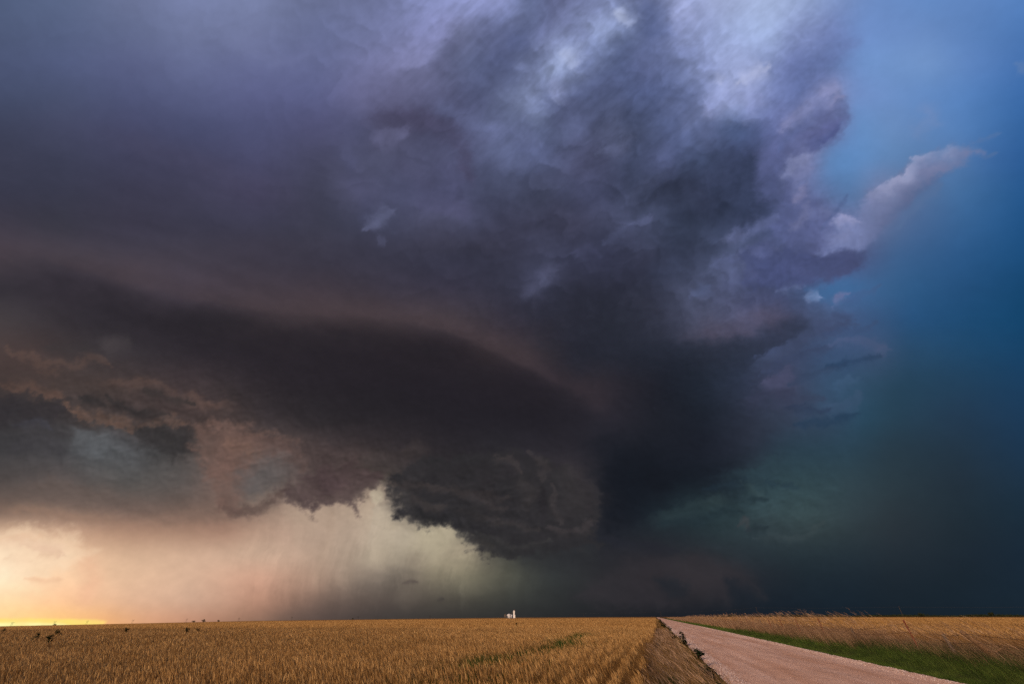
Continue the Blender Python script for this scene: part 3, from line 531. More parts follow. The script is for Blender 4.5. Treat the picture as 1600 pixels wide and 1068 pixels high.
# ---------------------------------------------------------------- the lie of the land; road frame: L metres right of the camera, s metres along the road
RA = R(16.6); CR, SR = math.cos(RA), math.sin(RA)
def to_ls(x, y): return x*CR-y*SR, x*SR+y*CR
def to_xy(L, s): return L*CR+s*SR, -L*SR+s*CR
def ip(v, xs, ys): return np.interp(v, xs, ys)
ROAD0, ROAD1 = 1.75, 8.6
def cross(L):
    return ip(L, [-400, -60, -1, -.2, .7, 1.5, 2.1, 5.2, 8.3, 8.8, 9.6, 12, 14, 60, 400], [0, 0, 0, -.03, -.14, -.06, 0, .07, 0, -.05, -.1, .2, .28, .36, .1])
def ground_z(x, y):
    x = np.asarray(x, float); y = np.asarray(y, float)
    L, s = to_ls(x, y); d = np.hypot(x, y); az = np.degrees(np.arctan2(x, np.maximum(y, 1)))
    k = ip(az, [-60, -46.5, -28, -12, 0, 14, 25, 60], [.0150, .0118, .0067, .0040, .0021, .0011, .0003, .0002])
    far = np.maximum(d-20, 0); far = far*far/(far+60)
    return cross(L)*sst(1500, 300, d)-k*far+.12*vnoise(x/60, y/60, 4)*sst(25, 80, d)*sst(6000, 300, d)*(np.abs(L-5) > 12)
def ray(px, py):
    xc, yc = (px-CX)/F, (CY-py)/F; cp, sp = math.cos(R(PITCH)), math.sin(R(PITCH))
    return xc, cp-yc*sp, sp+yc*cp
def on_level(px, py, h):
    x, y, z = ray(px, py); t = (h-EYE)/z; return x*t, y*t
def grid_mesh(name, Ls, ss, zf, mat, attrs=None):
    A, B = np.meshgrid(Ls, ss); x, y = to_xy(A, B); z = zf(x, y, A, B); n, m = A.shape
    I = np.arange(n*m).reshape(n, m)
    Fc = np.stack([I[:-1, :-1], I[:-1, 1:], I[1:, 1:], I[1:, :-1]], -1).reshape(-1, 4)
    return np_mesh(name, np.stack([x, y, z], -1).reshape(-1, 3), Fc, 4, mat, smooth=True)
def geo(a, b, n): return np.geomspace(a, b, n)
# ground material: bare soil and stubble, litter and green under the verges
t = NT('field soil'); pos = t.n('NewGeometry').outputs['Position']
rot = t.n('Mapping', i_Rotation=(0, 0, RA)); t.l(pos, rot.inputs[0]); sx = t.n('SeparateXYZ'); t.l(rot.outputs[0], sx.inputs[0])
n1 = t.noise(pos, .35, 8, .65); n2 = t.noise(pos, 6, 6, .7)
stretch = t.n('Mapping', i_Scale=(.004, .05, 1)); t.l(pos, stretch.inputs[0]); n3 = t.noise(stretch.outputs[0], 1, 5, .6)
soil = t.mul(t.ramp(n2, [(.3, (.10, .055, .025)), (.7, (.23, .125, .048))]), t.ramp(n1, [(.3, (.8, .8, .8)), (.7, (1.15, 1.1, 1.05))]))
soil = t.mul(soil, t.ramp(n3, [(.35, (.78, .76, .74)), (.62, (1.12, 1.1, 1.08))]))
grn = t.ramp(n2, [(.3, (.04, .035, .014)), (.7, (.13, .09, .04))])
def window(t, v, a, b):
    m1 = t.n('Math', operation='GREATER_THAN', i_1=a); t.l(v, m1.inputs[0]); m2 = t.n('Math', operation='LESS_THAN', i_1=b); t.l(v, m2.inputs[0])
    q = t.n('Math', operation='MULTIPLY'); t.l(m1.outputs[0], q.inputs[0]); t.l(m2.outputs[0], q.inputs[1]); return q.outputs[0]
mix = t.n('Mix', data_type='RGBA'); t.l(window(t, sx.outputs[0], -.3, 13.5), mix.inputs[0]); t.l(soil, mix.inputs[6]); t.l(grn, mix.inputs[7])
M_SOIL = t.bsdf(mix.outputs[2], .95, n2, bstr=.6, bdist=.04, spec=.05)
Ls = np.concatenate([-geo(16000, 14, 90), np.linspace(-12, -2, 12), np.linspace(-1.6, 14, 40), geo(15, 16000, 90)])
ss = np.concatenate([-geo(16000, 6, 30), np.linspace(-4, 100, 80), geo(102, 16000, 120)])
tag(grid_mesh('ground', Ls, ss, lambda x, y, L, s: ground_z(x, y)-.04*((L > 2) & (L < 8.4))*sst(900, 300, np.hypot(x, y)), M_SOIL), kind='structure')
# ---------------------------------------------------------------- gravel road
t = NT('caliche gravel'); pos = t.n('NewGeometry').outputs['Position']
rot = t.n('Mapping', i_Rotation=(0, 0, RA)); t.l(pos, rot.inputs[0]); sx = t.n('SeparateXYZ'); t.l(rot.outputs[0], sx.inputs[0])
st = t.n('Mapping', i_Scale=(1.1, .06, 1)); t.l(rot.outputs[0], st.inputs[0]); tr = t.noise(st.outputs[0], 1., 5, .6)
vo = t.n('TexVoronoi', i_Scale=26.); t.l(pos, vo.inputs['Vector']); fine = t.noise(pos, 40, 5, .75); big = t.noise(pos, .6, 5, .6)
peb = t.ramp(vo.outputs['Color'], [(.15, (.50, .31, .23)), (.5, (.62, .40, .31)), (.9, (.74, .55, .46))])
dust = t.ramp(fine, [(.3, (.55, .33, .235)), (.7, (.66, .415, .31))])
c = t.mul(dust, peb, t.ramp(tr, [(.35, (0.0,)*3), (.62, (.55,)*3)]), 'MIX')
c = t.mul(c, t.ramp(tr, [(.32, (.84, .76, .70)), (.66, (1.14, 1.15, 1.17))])); c = t.mul(c, t.ramp(big, [(.3, (.88,)*3), (.7, (1.08,)*3)]))
hb = t.n('Math', operation='ADD'); t.l(fine, hb.inputs[0]); t.l(vo.outputs['Distance'], hb.inputs[1])
M_ROAD = t.bsdf(c, .9, hb.outputs[0], bstr=.7, bdist=.02, spec=.15)
def road_z(x, y, L, s):
    e = .05*np.exp(-((L-2.0)/.28)**2)+.05*np.exp(-((L-8.35)/.3)**2)          # windrows of loose gravel
    rut = -.02*np.exp(-((L-3.7)/.35)**2)-.02*np.exp(-((L-6.2)/.35)**2)
    f = sst(300, 40, s)
    edge = np.where((L < ROAD0+.01) | (L > ROAD1-.01), -.05, 0)
    return ground_z(x, y)+.006+f*(e*(1+.5*vnoise(L*3, s*1.7, 2))+rut+.012*fbm(L*2.2, s*.9, 4, 9))+edge
def road_obj():
    Lr = np.linspace(0, 1, 60); sr = np.concatenate([np.linspace(-20, 6, 14), np.linspace(6.2, 60, 260), geo(60.5, 3000, 130)])
    A, B = np.meshgrid(Lr, sr)
    w0 = ROAD0+(.22*vnoise(B/3., B*0, 3)+.16*vnoise(B/.8, B*0, 5))*sst(400, 40, B); w1 = ROAD1+(.12*vnoise(B/4., B*0, 8)+.08*vnoise(B/.9, B*0, 9))*sst(400, 40, B)
    L = w0+(w1-w0)*A; x, y = to_xy(L, B); z = road_z(x, y, L, B)
    z = np.where((A < .001) | (A > .999), z-.04, z)
    n, m = A.shape; I = np.arange(n*m).reshape(n, m)
    Fc = np.stack([I[:-1, :-1], I[:-1, 1:], I[1:, 1:], I[1:, :-1]], -1).reshape(-1, 4)
    tag(np_mesh('road', np.stack([x, y, z], -1).reshape(-1, 3), Fc, 4, M_ROAD, smooth=True), kind='structure')
road_obj()
# ---------------------------------------------------------------- loose stones on the road
def stones():
    N = 70000
    d = 8+RNG.rand(N)**1.8*110; side = RNG.rand(N)
    L = np.where(side < .45, 2.0+RNG.randn(N)*.2, np.where(side < .86, 8.35+RNG.randn(N)*.22, 1.9+RNG.rand(N)*6.6))
    x, y = to_xy(L, d); z = road_z(x, y, L, d); ok = (L > 1.55) & (L < 8.8); x, y, z, d = x[ok], y[ok], z[ok], d[ok]; n = len(x)
    r = (.008+.022*RNG.rand(n)**3)*(1+.6*sst(12, 50, d))*np.where((L[ok] > 2.6) & (L[ok] < 7.8), .6, 1)
    base = np.array([(1, 0, 0), (0, 1, 0), (-1, 0, 0), (0, -1, 0), (.3, .3, .75), (-.3, -.2, .7)], float)
    fc = np.array([(0, 1, 4), (1, 2, 5), (1, 5, 4), (2, 3, 5), (3, 0, 4), (3, 4, 5)])
    a = RNG.rand(n)*6.283; ca, sa = np.cos(a)[:, None], np.sin(a)[:, None]
    S = r[:, None, None]*(.7+.6*RNG.rand(n, 6, 3))
    P = base[None]*S; X = P[..., 0]*ca-P[..., 1]*sa; Y = P[..., 0]*sa+P[..., 1]*ca
    V = np.stack([X+x[:, None], Y+y[:, None], P[..., 2]*.9+z[:, None]], -1).reshape(-1, 3)
    Fc = (fc[None]+6*np.arange(n)[:, None, None]).reshape(-1, 3)
    t = NT('limestone chips'); at = t.n('Attribute', attribute_name='rnd').outputs['Fac']
    m = t.bsdf(t.ramp(at, [(0, (.28, .17, .13)), (.5, (.48, .32, .27)), (1, (.72, .58, .53))]), .85)
    o = np_mesh('loose_gravel', V, Fc, 3, m, attrs={'rnd': np.repeat(RNG.rand(n), 6)})
    tag(o, 'pale pinkish limestone chips lying loose on the gravel road and heaped along its edges', 'gravel', kind='stuff')
stones()
# ---------------------------------------------------------------- blades, stalks and ears
def blades(P, h, wd, lean, laz, curl, seg=3, shape=None, face=None):
    """ribbons from P upward: h height, wd width, lean = sideways reach / h, laz its compass direction"""
    n = len(P); T = np.linspace(0, 1, seg+1)
    fa = RNG.rand(n)*math.pi if face is None else face
    wx, wy = np.cos(fa)[:, None], np.sin(fa)[:, None]
    off = (lean[:, None]*T+curl[:, None]*T**2.2)*h[:, None]
    cx = P[:, 0:1]+np.cos(laz)[:, None]*off; cy = P[:, 1:2]+np.sin(laz)[:, None]*off
    cz = P[:, 2:3]+h[:, None]*(T-.35*np.abs(curl[:, None])*T**2.5)
    ww = wd[:, None]*np.interp(T, *shape)[None] if shape else wd[:, None]*(1-T**1.6*.93)
    ww = ww*.5
    A = np.stack([cx-wx*ww, cy-wy*ww, cz], -1); B = np.stack([cx+wx*ww, cy+wy*ww, cz], -1)
    V = np.stack([A, B], 2).reshape(n, -1, 3)
    q = np.array([(2*k, 2*k+1, 2*k+3, 2*k+2) for k in range(seg)])
    Fc = (q[None]+V.shape[1]*np.arange(n)[:, None, None]).reshape(-1, 4)
    return V.reshape(-1, 3), Fc, V.shape[1], np.stack([cx, cy, cz], -1)
def join(parts):
    Vs, Fs, At, Hs, o = [], [], [], [], 0
    for V, Fc, a, hh in parts:
        Vs.append(V); Fs.append(Fc+o); At.append(a); Hs.append(hh); o += len(V)
    return np.concatenate(Vs), np.concatenate(Fs), {'rnd': np.concatenate(At), 'up': np.concatenate(Hs)}
def plant_mat(name, lo, mid, hi, trans=.3, dark=.55):
    """rnd: plant to plant colour; patches by place; older growth at the foot is duller"""
    t = NT(name); at = t.n('Attribute', attribute_name='rnd').outputs['Fac']; pos = t.n('NewGeometry').outputs['Position']
    nz = t.noise(pos, .22, 4, .6); nb = t.noise(pos, .03, 4, .6)
    c = t.ramp(at, [(0, lo), (.5, mid), (1, hi)])
    c = t.mul(c, t.ramp(nz, [(.3, (.82, .80, .78)), (.7, (1.12, 1.1, 1.08))])); c = t.mul(c, t.ramp(nb, [(.35, (.9, .86, .82)), (.65, (1.08, 1.06, 1.04))]))
    return t.bsdf(c, .75, trans=trans, spec=.15)
M_WHEAT = plant_mat('ripe wheat', (.19, .105, .038), (.38, .222, .082), (.64, .43, .20))
M_GREEN = plant_mat('green grass', (.022, .042, .008), (.065, .12, .02), (.17, .23, .05))
M_DRY = plant_mat('dry grass', (.15, .085, .05), (.30, .19, .115), (.56, .39, .27))
M_DITCH = plant_mat('ditch grass', (.13, .08, .03), (.27, .165, .065), (.50, .32, .14))
M_RANK = plant_mat('rank grass', (.015, .028, .008), (.035, .06, .018), (.08, .11, .035))
M_LEAF = plant_mat('weed leaf', (.015, .030, .008), (.028, .055, .012), (.05, .09, .02))
def field_edge(s): return -.22-.32*np.exp(-((s-20)/8)**2)+.10*vnoise(s/2.5, s*0, 6)
TR = [(-1.4, 11.), (.3, 14.), (2.2, 20.), (3.6, 27.), (5.2, 33.)]     # thin strip of green volunteers crossing the wheat
def strip_d(x, y):
    d, _, tt = polyd(TR, x, y); return d
def scatter(y0, y1, dens, a0, a1):
    """random points between two forward distances and two bearings"""
    area = .5*(y1*y1-y0*y0)*(math.tan(R(a1))-math.tan(R(a0))); n = int(area*dens)
    y = np.sqrt(y0*y0+RNG.rand(n)*(y1*y1-y0*y0)); x = y*(math.tan(R(a0))+RNG.rand(n)*(math.tan(R(a1))-math.tan(R(a0))))
    return x, y
def wheat(name, keep, zones, az, label, hgt=.78, rows=True):
    parts = []
    for (y0, y1, dens, lod) in zones:
        x, y = scatter(y0, y1, dens, *az); L, s = to_ls(x, y)
        if rows and lod < 2:
            Lr = np.round(L/.36)*.36+RNG.randn(len(L))*.018*(1+.4*(s > 16))+.05*vnoise(s/1.7, L*0, 3); mixr = sst(-9, -2, L)*sst(30, 17, s)
            L = np.where(RNG.rand(len(L)) < mixr, Lr, L)
        x, y = to_xy(L, s); m = keep(L, s, x, y); x, y, L, s = x[m], y[m], L[m], s[m]; n = len(x)
        if lod < 2:
            sd_ = strip_d(x.astype(np.float32), y.astype(np.float32)); m = RNG.rand(n) < sst(.2, 1.0, sd_)*.85+.15
            x, y = x[m], y[m]; n = len(x)
        z = ground_z(x, y); P = np.stack([x, y, z], 1)
        hh = hgt*(1+.06*RNG.randn(n)+.09*vnoise(x/2.2, y/2.2, 2)+.05*vnoise(x/9, y/9, 5))
        # wind from the right: everything nods left and away, in gusty patches
        gust = (.14+.08*vnoise(x/3.5, y/3.5, 7))*(1-.6*sst(-6, -2, x*CR-y*SR)*sst(24, 14, y)); laz = R(165)+.5*RNG.randn(n); rnd = np.clip(.45+.2*RNG.randn(n)+.18*vnoise(x/1.3, y/1.3, 8), 0, 1)
        k = [1, 1.5, 3.6, 8.5][lod]
        if lod <= 1:
            V, Fc, c, ctr = blades(P, hh, np.full(n, .006*k*1.3), gust, laz, .05+.1*RNG.rand(n), 2)
            parts.append((V, Fc, np.repeat(rnd*.6, c), np.tile([0, 0, .5, .5, 1, 1], n)))
            tip = ctr[:, -1]
            sh = ([0, .12, .5, .8, 1], [.35, 1, .9, .45, .1])
            le = gust*1.5+.25*np.abs(RNG.randn(n))
            for f in range(2):
                V, Fc, c, _ = blades(tip-[0, 0, .01], .095*(1+.2*RNG.rand(n))*k**.35, np.full(n, .016*k), le, laz, .2*np.ones(n), 3, sh, RNG.rand(n)*math.pi)
                parts.append((V, Fc, np.repeat(np.clip(rnd+.22, 0, 1), c), np.ones(len(V))))
            # leaf
            V, Fc, c, _ = blades(ctr[:, 1]-[0, 0, .05], .16+.08*RNG.rand(n), np.full(n, .011*k), .5+.5*RNG.rand(n), laz+RNG.randn(n), .2+.4*RNG.rand(n), 2)
            parts.append((V, Fc, np.repeat(rnd*.7, c), np.full(len(V), .6)))
        else:
            sh = ([0, .3, .7, 1], [1, 1, .8, .2])
            V, Fc, c, _ = blades(P+[0, 0, .38], (hh-.32)*(1+.05*k*.2*RNG.rand(n)), np.full(n, .035*k), gust*1.5, laz, .1*np.ones(n), 2, sh, RNG.rand(n)*1.2-.6)
            parts.append((V, Fc, np.repeat(np.clip(rnd+.04, 0, 1), c), np.ones(len(V))))
    V, Fc, A = join(parts)
    o = np_mesh(name, V, Fc, 4, M_WHEAT, attrs=A)
    tag(o, label, 'wheat', kind='stuff')
# thick lower canopy of leaves and straw, so that far off the field is closed
t = NT('wheat thatch'); pos = t.n('NewGeometry').outputs['Position']; n1 = t.noise(pos, 5, 8, .75); n2 = t.noise(pos, .08, 5, .6)
st = t.n('Mapping', i_Scale=(.006, .035, 1)); t.l(pos, st.inputs[0]); n3 = t.noise(st.outputs[0], 1, 5, .6)
c = t.mul(t.ramp(n1, [(.3, (.16, .08, .026)), (.7, (.40, .21, .07))]), t.ramp(n2, [(.3, (.86,)*3), (.7, (1.1,)*3)]))
c = t.mul(c, t.ramp(n3, [(.35, (.76, .74, .72)), (.65, (1.1, 1.08, 1.05))]))
M_THATCH = t.bsdf(c, .9, n1, bstr=1., bdist=.25, spec=.05)
def canopy(name, La, Lb, label, sgn):
    Lg = sgn*geo(abs(La), abs(Lb), 150); Lg = np.sort(Lg); sg = np.concatenate([np.linspace(-40, 32, 10), geo(34, 9000, 420)])
    A, B = np.meshgrid(Lg, sg); x, y = to_xy(A, B); d = np.hypot(x, y)
    rise = sst(30, 62, d)
    z = ground_z(x, y)+.05+rise*(.52+.10*vnoise(x/1.4, y/1.4, 3)*sst(500, 100, d)+.12*vnoise(x/7, y/7, 5))
    n, m = A.shape; I = np.arange(n*m).reshape(n, m)
    Fc = np.stack([I[:-1, :-1], I[:-1, 1:], I[1:, 1:], I[1:, :-1]], -1).reshape(-1, 4)
    tag(np_mesh(name, np.stack([x, y, z], -1).reshape(-1, 3), Fc, 4, M_THATCH, smooth=False), label, 'wheat', kind='stuff')
canopy('wheat_thatch', -.9, -9000, 'golden brown straw and leaves low in the wheat left of the road', -1)
canopy('wheat_thatch', 14.5, 9000, 'golden brown straw and leaves low in the wheat beyond the wire fence', 1)
wheat('wheat_field', lambda L, s, x, y: L < field_edge(s), [(7, 19, 230, 0), (19, 48, 85, 1), (48, 130, 13, 2), (130, 420, 1.2, 3)], (-53, 18),
      'ripe golden wheat filling the field left of the gravel road')
wheat('wheat_field', lambda L, s, x, y: L > 14, [(14, 48, 55, 1), (48, 130, 13, 2), (130, 420, 1.2, 3)], (17, 56),
      'ripe golden wheat in the field beyond the wire fence', .7, False)
def grass(name, mat, zones, label, cat='grass', seed_head=False, spread=.7):
    """zones: s0, s1, L0, L1, per m2, height, width, lean"""
    parts = []
    for (s0, s1, L0, L1, dens, h, wd, ln, cu) in zones:
        n = int((s1-s0)*(L1-L0)*dens); s = s0+RNG.rand(n)*(s1-s0); L = L0+RNG.rand(n)*(L1-L0)
        L += .25*vnoise(s/2, s*0, 3)*(1 if L0 > 1 else .4)
        cl = .5+.5*vnoise(s/1.1, L*1.6, 12); m = RNG.rand(n) < .25+.95*cl; s, L, cl = s[m], L[m], cl[m]; n = len(s)
        if mat is M_GREEN: m = L > ROAD1+.05+.12*vnoise(s/1.2, s*0, 9); s, L, cl = s[m], L[m], cl[m]; n = len(s)
        x, y = to_xy(L, s); P = np.stack([x, y, ground_z(x, y)-.01], 1)
        hh = h*(.4+.5*RNG.rand(n)+.6*cl); laz = R(160)+spread*RNG.randn(n)
        V, Fc, c, ctr = blades(P, hh, np.full(n, wd)*(.7+.6*RNG.rand(n)), ln*(.5+RNG.rand(n)), laz, cu*(.5+RNG.rand(n)), 3)
        rnd = np.clip(.45+.25*RNG.randn(n)+.32*vnoise(x/.8, y/.8, 8), 0, 1)
        parts.append((V, Fc, np.repeat(rnd, c), np.ones(len(V))))
        if seed_head:
            sh = ([0, .3, .8, 1], [.3, 1, .7, .1])
            for f in range(2):
                V, Fc, c, _ = blades(ctr[:, -1]-[0, 0, .02], .16+.1*RNG.rand(n), np.full(n, wd*2.6), .7+.6*RNG.rand(n), laz+.2*RNG.randn(n), .4*np.ones(n), 3, sh)
                parts.append((V, Fc, np.repeat(np.clip(rnd+.2, 0, 1), c), np.ones(len(V))))
    V, Fc, A = join(parts); tag(np_mesh(name, V, Fc, 4, mat, attrs=A), label, cat, kind='stuff')
grass('green_grass', M_GREEN, [(12, 32, 8.5, 10.6, 1100, .17, .006, .35, .4), (12, 32, 10.2, 12.8, 330, .40, .007, .35, .4), (32, 70, 8.5, 10.8, 320, .19, .011, .35, .4), (32, 70, 10.3, 12.4, 90, .40, .014, .35, .4),
      (70, 180, 8.5, 11., 60, .24, .03, .3, .3), (180, 520, 8.5, 11., 14, .3, .09, .3, .3)], 'low bright green grass along the right edge of the gravel road')
grass('dry_grass', M_DRY, [(13, 34, 11.3, 14.5, 160, .62, .0055, .42, .35), (34, 75, 10.8, 14.2, 110, .92, .010, .4, .3), (75, 180, 10.5, 14.5, 34, 1.1, .025, .35, .3), (180, 520, 10.4, 14.5, 8, 1.2, .07, .3, .3)],
      'rank dry straw coloured grass leaning along the wire fence')
grass('tall_seeding_grass', M_DRY, [(14, 34, 11.2, 14.2, 22, 1.02, .0055, .42, .25), (34, 75, 10.9, 14, 16, 1.4, .008, .36, .25), (75, 200, 10.8, 14, 5, 1.45, .017, .3, .25)],
      'sparse tall seed stalks standing above the fence line against the dark sky', seed_head=True, spread=.4)
grass('dark_green_grass', M_RANK, [(13, 34, 10.8, 14.4, 200, .5, .0075, .35, .35), (13, 34, 9.2, 10.8, 130, .3, .0075, .35, .35), (34, 80, 9.2, 10.8, 40, .3, .014, .35, .35), (34, 80, 10.8, 14, 60, .5, .014, .35, .35)], 'rank dark green grass growing up through the dry grass at the fence')
grass('ditch_grass', M_DITCH, [(6, 20, -.45, 1.6, 800, .36, .0055, .2, .35), (20, 50, -.45, 1.55, 300, .4, .010, .2, .35), (50, 160, -.4, 1.45, 60, .44, .026, .3, .3), (160, 420, -.4, 1.3, 12, .5, .08, .3, .3)],
      'tawny grass matted in the ditch between the wheat and the gravel road', spread=1.4)
grass('ditch_stalks', M_DRY, [(6, 22, -.3, 1.5, 34, .50, .005, .3, .25), (22, 60, -.3, 1.4, 16, .55, .009, .3, .25)], 'pale dry stalks standing above the matted ditch grass', seed_head=True)
grass('ditch_weeds', M_LEAF, [(12, 17, -.1, .6, 260, .42, .016, .4, .4), (7, 40, -.2, 1.4, 30, .38, .014, .3, .4), (7, 30, 1.0, 1.65, 150, .30, .016, .4, .3), (30, 110, 1.1, 1.6, 26, .4, .05, .4, .3)], 'dark green ground weeds in the ditch beside the wheat', 'weeds')
# green volunteers in the strip through the wheat
def strip():
    n = 16000; t_ = RNG.rand(n)*.96+.02; k = len(TR)-1; P = np.array(TR); f = t_*k; i = f.astype(int); f = (f-i)[:, None]
    Q = P[i]*(1-f)+P[i+1]*f+RNG.randn(n, 2)*[.55, 1.1]
    cl = vnoise(Q[:, 0]*1.1, Q[:, 1]*.35, 6); cl = cl+.8*vnoise(Q[:, 0]*.5, Q[:, 1]*.16, 11); m = (cl > -.15+.5*RNG.randn(n)*.6); Q = Q[m]; n = len(Q)
    B = np.stack([Q[:, 0], Q[:, 1], ground_z(Q[:, 0], Q[:, 1])], 1)
    V, Fc, c, _ = blades(B, .70+.24*RNG.rand(n), np.full(n, .022), .15+.2*RNG.rand(n), R(165)+.6*RNG.randn(n), .3*RNG.rand(n), 3)
    tag(np_mesh('green_volunteer_growth', V, Fc, 4, M_GREEN, attrs={'rnd': np.repeat(np.clip(.22+.22*RNG.randn(n), 0, 1), c)}), 'thin patches of green growth showing through the ripe wheat', 'weeds', kind='stuff')
strip()
# ---------------------------------------------------------------- single weeds: a stem and broad leaves
M_STEM = plain('weed stem', (.05, .06, .02))
def weed(h, leaves, seed):
    rs = random.Random(seed); root = empty('weed_plant', (0, 0, 0)); mb = MB(); lb = MB()
    pts = [(0, 0, 0), (-.03*h, .02, h*.4), (-.10*h, .03, h*.75), (-.2*h, .03, h)]
    mb.tube(pts, [.012, .01, .007, .004], 6)
    forks = []
    for k in range(3):
        zb = h*rs.uniform(.15, .5); a = rs.uniform(0, 6.28); e = (math.cos(a)*h*.3-.08*h, math.sin(a)*h*.3, zb+h*.35)
        mb.tube([(-.05*h, .02, zb), ((e[0]-.05*h)/2, e[1]/2, (zb+e[2])/2-.02), e], [.007, .006, .003], 5); forks.append(e)
    mb.build('stem', M_STEM, root, True)
    for k in range(leaves):
        if k % 2: tt = rs.uniform(.1, 1); b = Vector((-.2*h*tt*tt, .03*tt, h*tt))
        else: f = forks[k % 3]; tt = rs.uniform(.3, 1); b = Vector((-.05*h*(1-tt)+f[0]*tt, f[1]*tt, f[2]-(1-tt)*h*.3))
        a = rs.uniform(0, 6.28); l = rs.uniform(.10, .20)*(h/.5)**.5; w = l*.9; d = Vector((math.cos(a), math.sin(a), rs.uniform(-.1, .6))).normalized(); s_ = d.cross(Vector((0, 0, 1))).normalized()
        m = b+d*l*.45; tip = b+d*l+Vector((0, 0, -l*.3))
        lb.quad([b, m+s_*w*.5, tip, m+Vector((0, 0, -.01))]); lb.quad([b, m+Vector((0, 0, -.01)), tip, m-s_*w*.5])
    lb.build('foliage', M_LEAF, root)
    return root
def place(o, x, y, rz=0, sc_=1):
    o.location = (x, y, float(ground_z(x, y))); o.rotation_euler.z = rz; o.scale = (sc_,)*3
W1, W2, W3 = weed(.95, 150, 1), weed(.5, 80, 2), weed(.68, 110, 3)
roadside = [  # proto, L, s, scale, label
    (0, 1.62, 37.0, .95, 'tallest dark green weed at the left edge of the gravel road'),
    (1, 1.45, 33.0, 1.2, 'low leafy weed just nearer than the tallest roadside weed'),
    (2, 1.15, 43.0, 1.1, 'bushy weed on the ditch side of the tallest roadside weed'),
    (2, 1.30, 62.0, 1.3, 'weed clump halfway between the tallest roadside weed and the skyline'),
    (2, 1.05, 84.0, 1.7, 'dark weed clump close below the far end of the wheat edge'),
    (0, .95, 118.0, 1.5, 'dark upright weed where the wheat edge meets the skyline'),
    (1, 1.60, 25.5, 1.0, 'small weed spilling onto the gravel nearer than the tallest roadside weed'),
    (1, 1.45, 22.5, 1.3, 'spreading weed among tawny grass beside the pale gravel heap'),
    (2, 1.25, 18.6, .7, 'dark leafy weed in the ditch grass midway down the near road edge'),
    (1, 1.30, 16.6, 1.1, 'second nearest green weed along the left edge of the road'),
    (1, 1.25, 13.2, 1.0, 'nearest green weed at the left edge of the road, at the bottom of the photo'),
]
fieldw = [(4, 988, 2, 'weed poking out of the wheat at the far left of the photo'), (54, 1000, 2, 'small dark weed in the wheat left of the largest clump'),
          (85, 994, 0, 'largest dark weed clump rising above the wheat'), (72, 1008, 1, 'low weed in the wheat just in front of the largest clump'),
          (195, 990, 1, 'lone small weed in the wheat right of the largest clump'), (309, 989, 2, 'wide weed in the wheat below the dark trees on the skyline'), (290, 990, 1, 'tiny weed in the wheat beside the wide weed'),
          (807, 977, 1, 'tiny dark weed in the wheat below the white grain bins')]
first = {}
protos = (W1, W2, W3)
def take(k):
    if k not in first: first[k] = 1; return protos[k]
    return copy_tree(protos[k])
for k, L, s, q, lb in roadside:
    o = take(k); x, y = to_xy(L, s); place(o, x, y, random.uniform(-1.2, 1.2), q); tag(o, lb, 'weed', 'green weeds along the road edge')
for px, py, k, lb in fieldw:
    o = take(k); x, y = on_level(px, py, .75)
    for _ in range(12): x2, y2 = on_level(px, py, .75+float(ground_z(x, y))); x, y = (x+x2)/2, (y+y2)/2
    dd = math.hypot(x, y); place(o, x, y, random.uniform(-1, 1), 1); o.location.z += .6 if k == 1 else .4 if k == 2 else .2
    o.scale = (.72, .72, .78); o.location.z += .14; tag(o, lb, 'weed', 'dark weeds scattered in the wheat')
# ---------------------------------------------------------------- wire fence
M_RUST = plain('rusted steel', (.16, .045, .025), .8, .3, .4, 20); M_GREY = plain('weathered wood', (.10, .075, .06), .9, 0, .35, 14); M_WOOD = plain('brown cedar', (.15, .085, .045), .9, 0, .35, 12)
M_WIRE = plain('rusty wire', (.07, .04, .03), .7, .5)
fence = empty('wire_fence', (*to_xy(12.1, 20), 0)); inv = Vector(fence.location)
tag(fence, 'sagging barbed wire fence on rusty steel and grey wooden posts in the dry grass', 'fence')
FP = [(1527, 'log'), (1467, 'wood'), (1414, 'steel'), (1327, 'wood'), (1280, 'steel'), (1244, 'steel'), (1219, 'steel'), (1201, 'steel'), (1188, 'wood'), (1176, 'steel'), (1166, 'steel'), (1157, 'steel'), (1145, 'steel'), (1133, 'steel')]
tops = []
for px, kd in FP:
    u = (px-800)/755; LF = 12.1
    s = LF*(CR+u*SR)/(u*CR-SR)
    x, y = to_xy(LF, s); z = float(ground_z(x, y)); mb = MB()
    b = Vector((x, y, z-.25))-inv
    if kd == 'steel':
        h = 1.36 if px > 1250 else 1.28; tp = b+Vector((-.16, .02, h+.25))
        mb.tube([b, (b+tp)/2, tp], .036 if px > 1260 else .04, 6); m = M_RUST; nm = 'steel_post'
        mb.box(tp+Vector((.0, 0, -.08)), (.075, .03, .1))
    elif kd == 'wood':
        h = .85 if px > 1300 else 1.2; tp = b+Vector((-.2, .03, h+.25)); mb.tube([b, (b+tp)/2+Vector((.01, 0, 0)), tp], [.075, .07, .06], 9); m = M_GREY; nm = 'wooden_post'
    else:
        tp = b+Vector((-.85, .12, 1.26)); mb.tube([b+Vector((.25, 0, 0)), b+Vector((-.15, .03, .55)), b+Vector((-.45, .05, .85)), tp], [.13, .125, .11, .07], 10); m = M_WOOD; nm = 'wooden_post'
        mb.tube([b+Vector((-.15, .03, .6)), b+Vector((.15, -.1, .75)), b+Vector((.5, -.15, .62))], [.04, .03, .02], 6)
    o = mb.build(nm, m, fence)
    if kd == 'log': o['label'] = 'thick brown cedar post leaning far over'
    tops.append((b, tp))
tops = [(tops[0][0]+Vector(to_xy(0, -9) + (0,)), tops[0][1]+Vector(to_xy(0, -9)+(-.1,)))]+tops
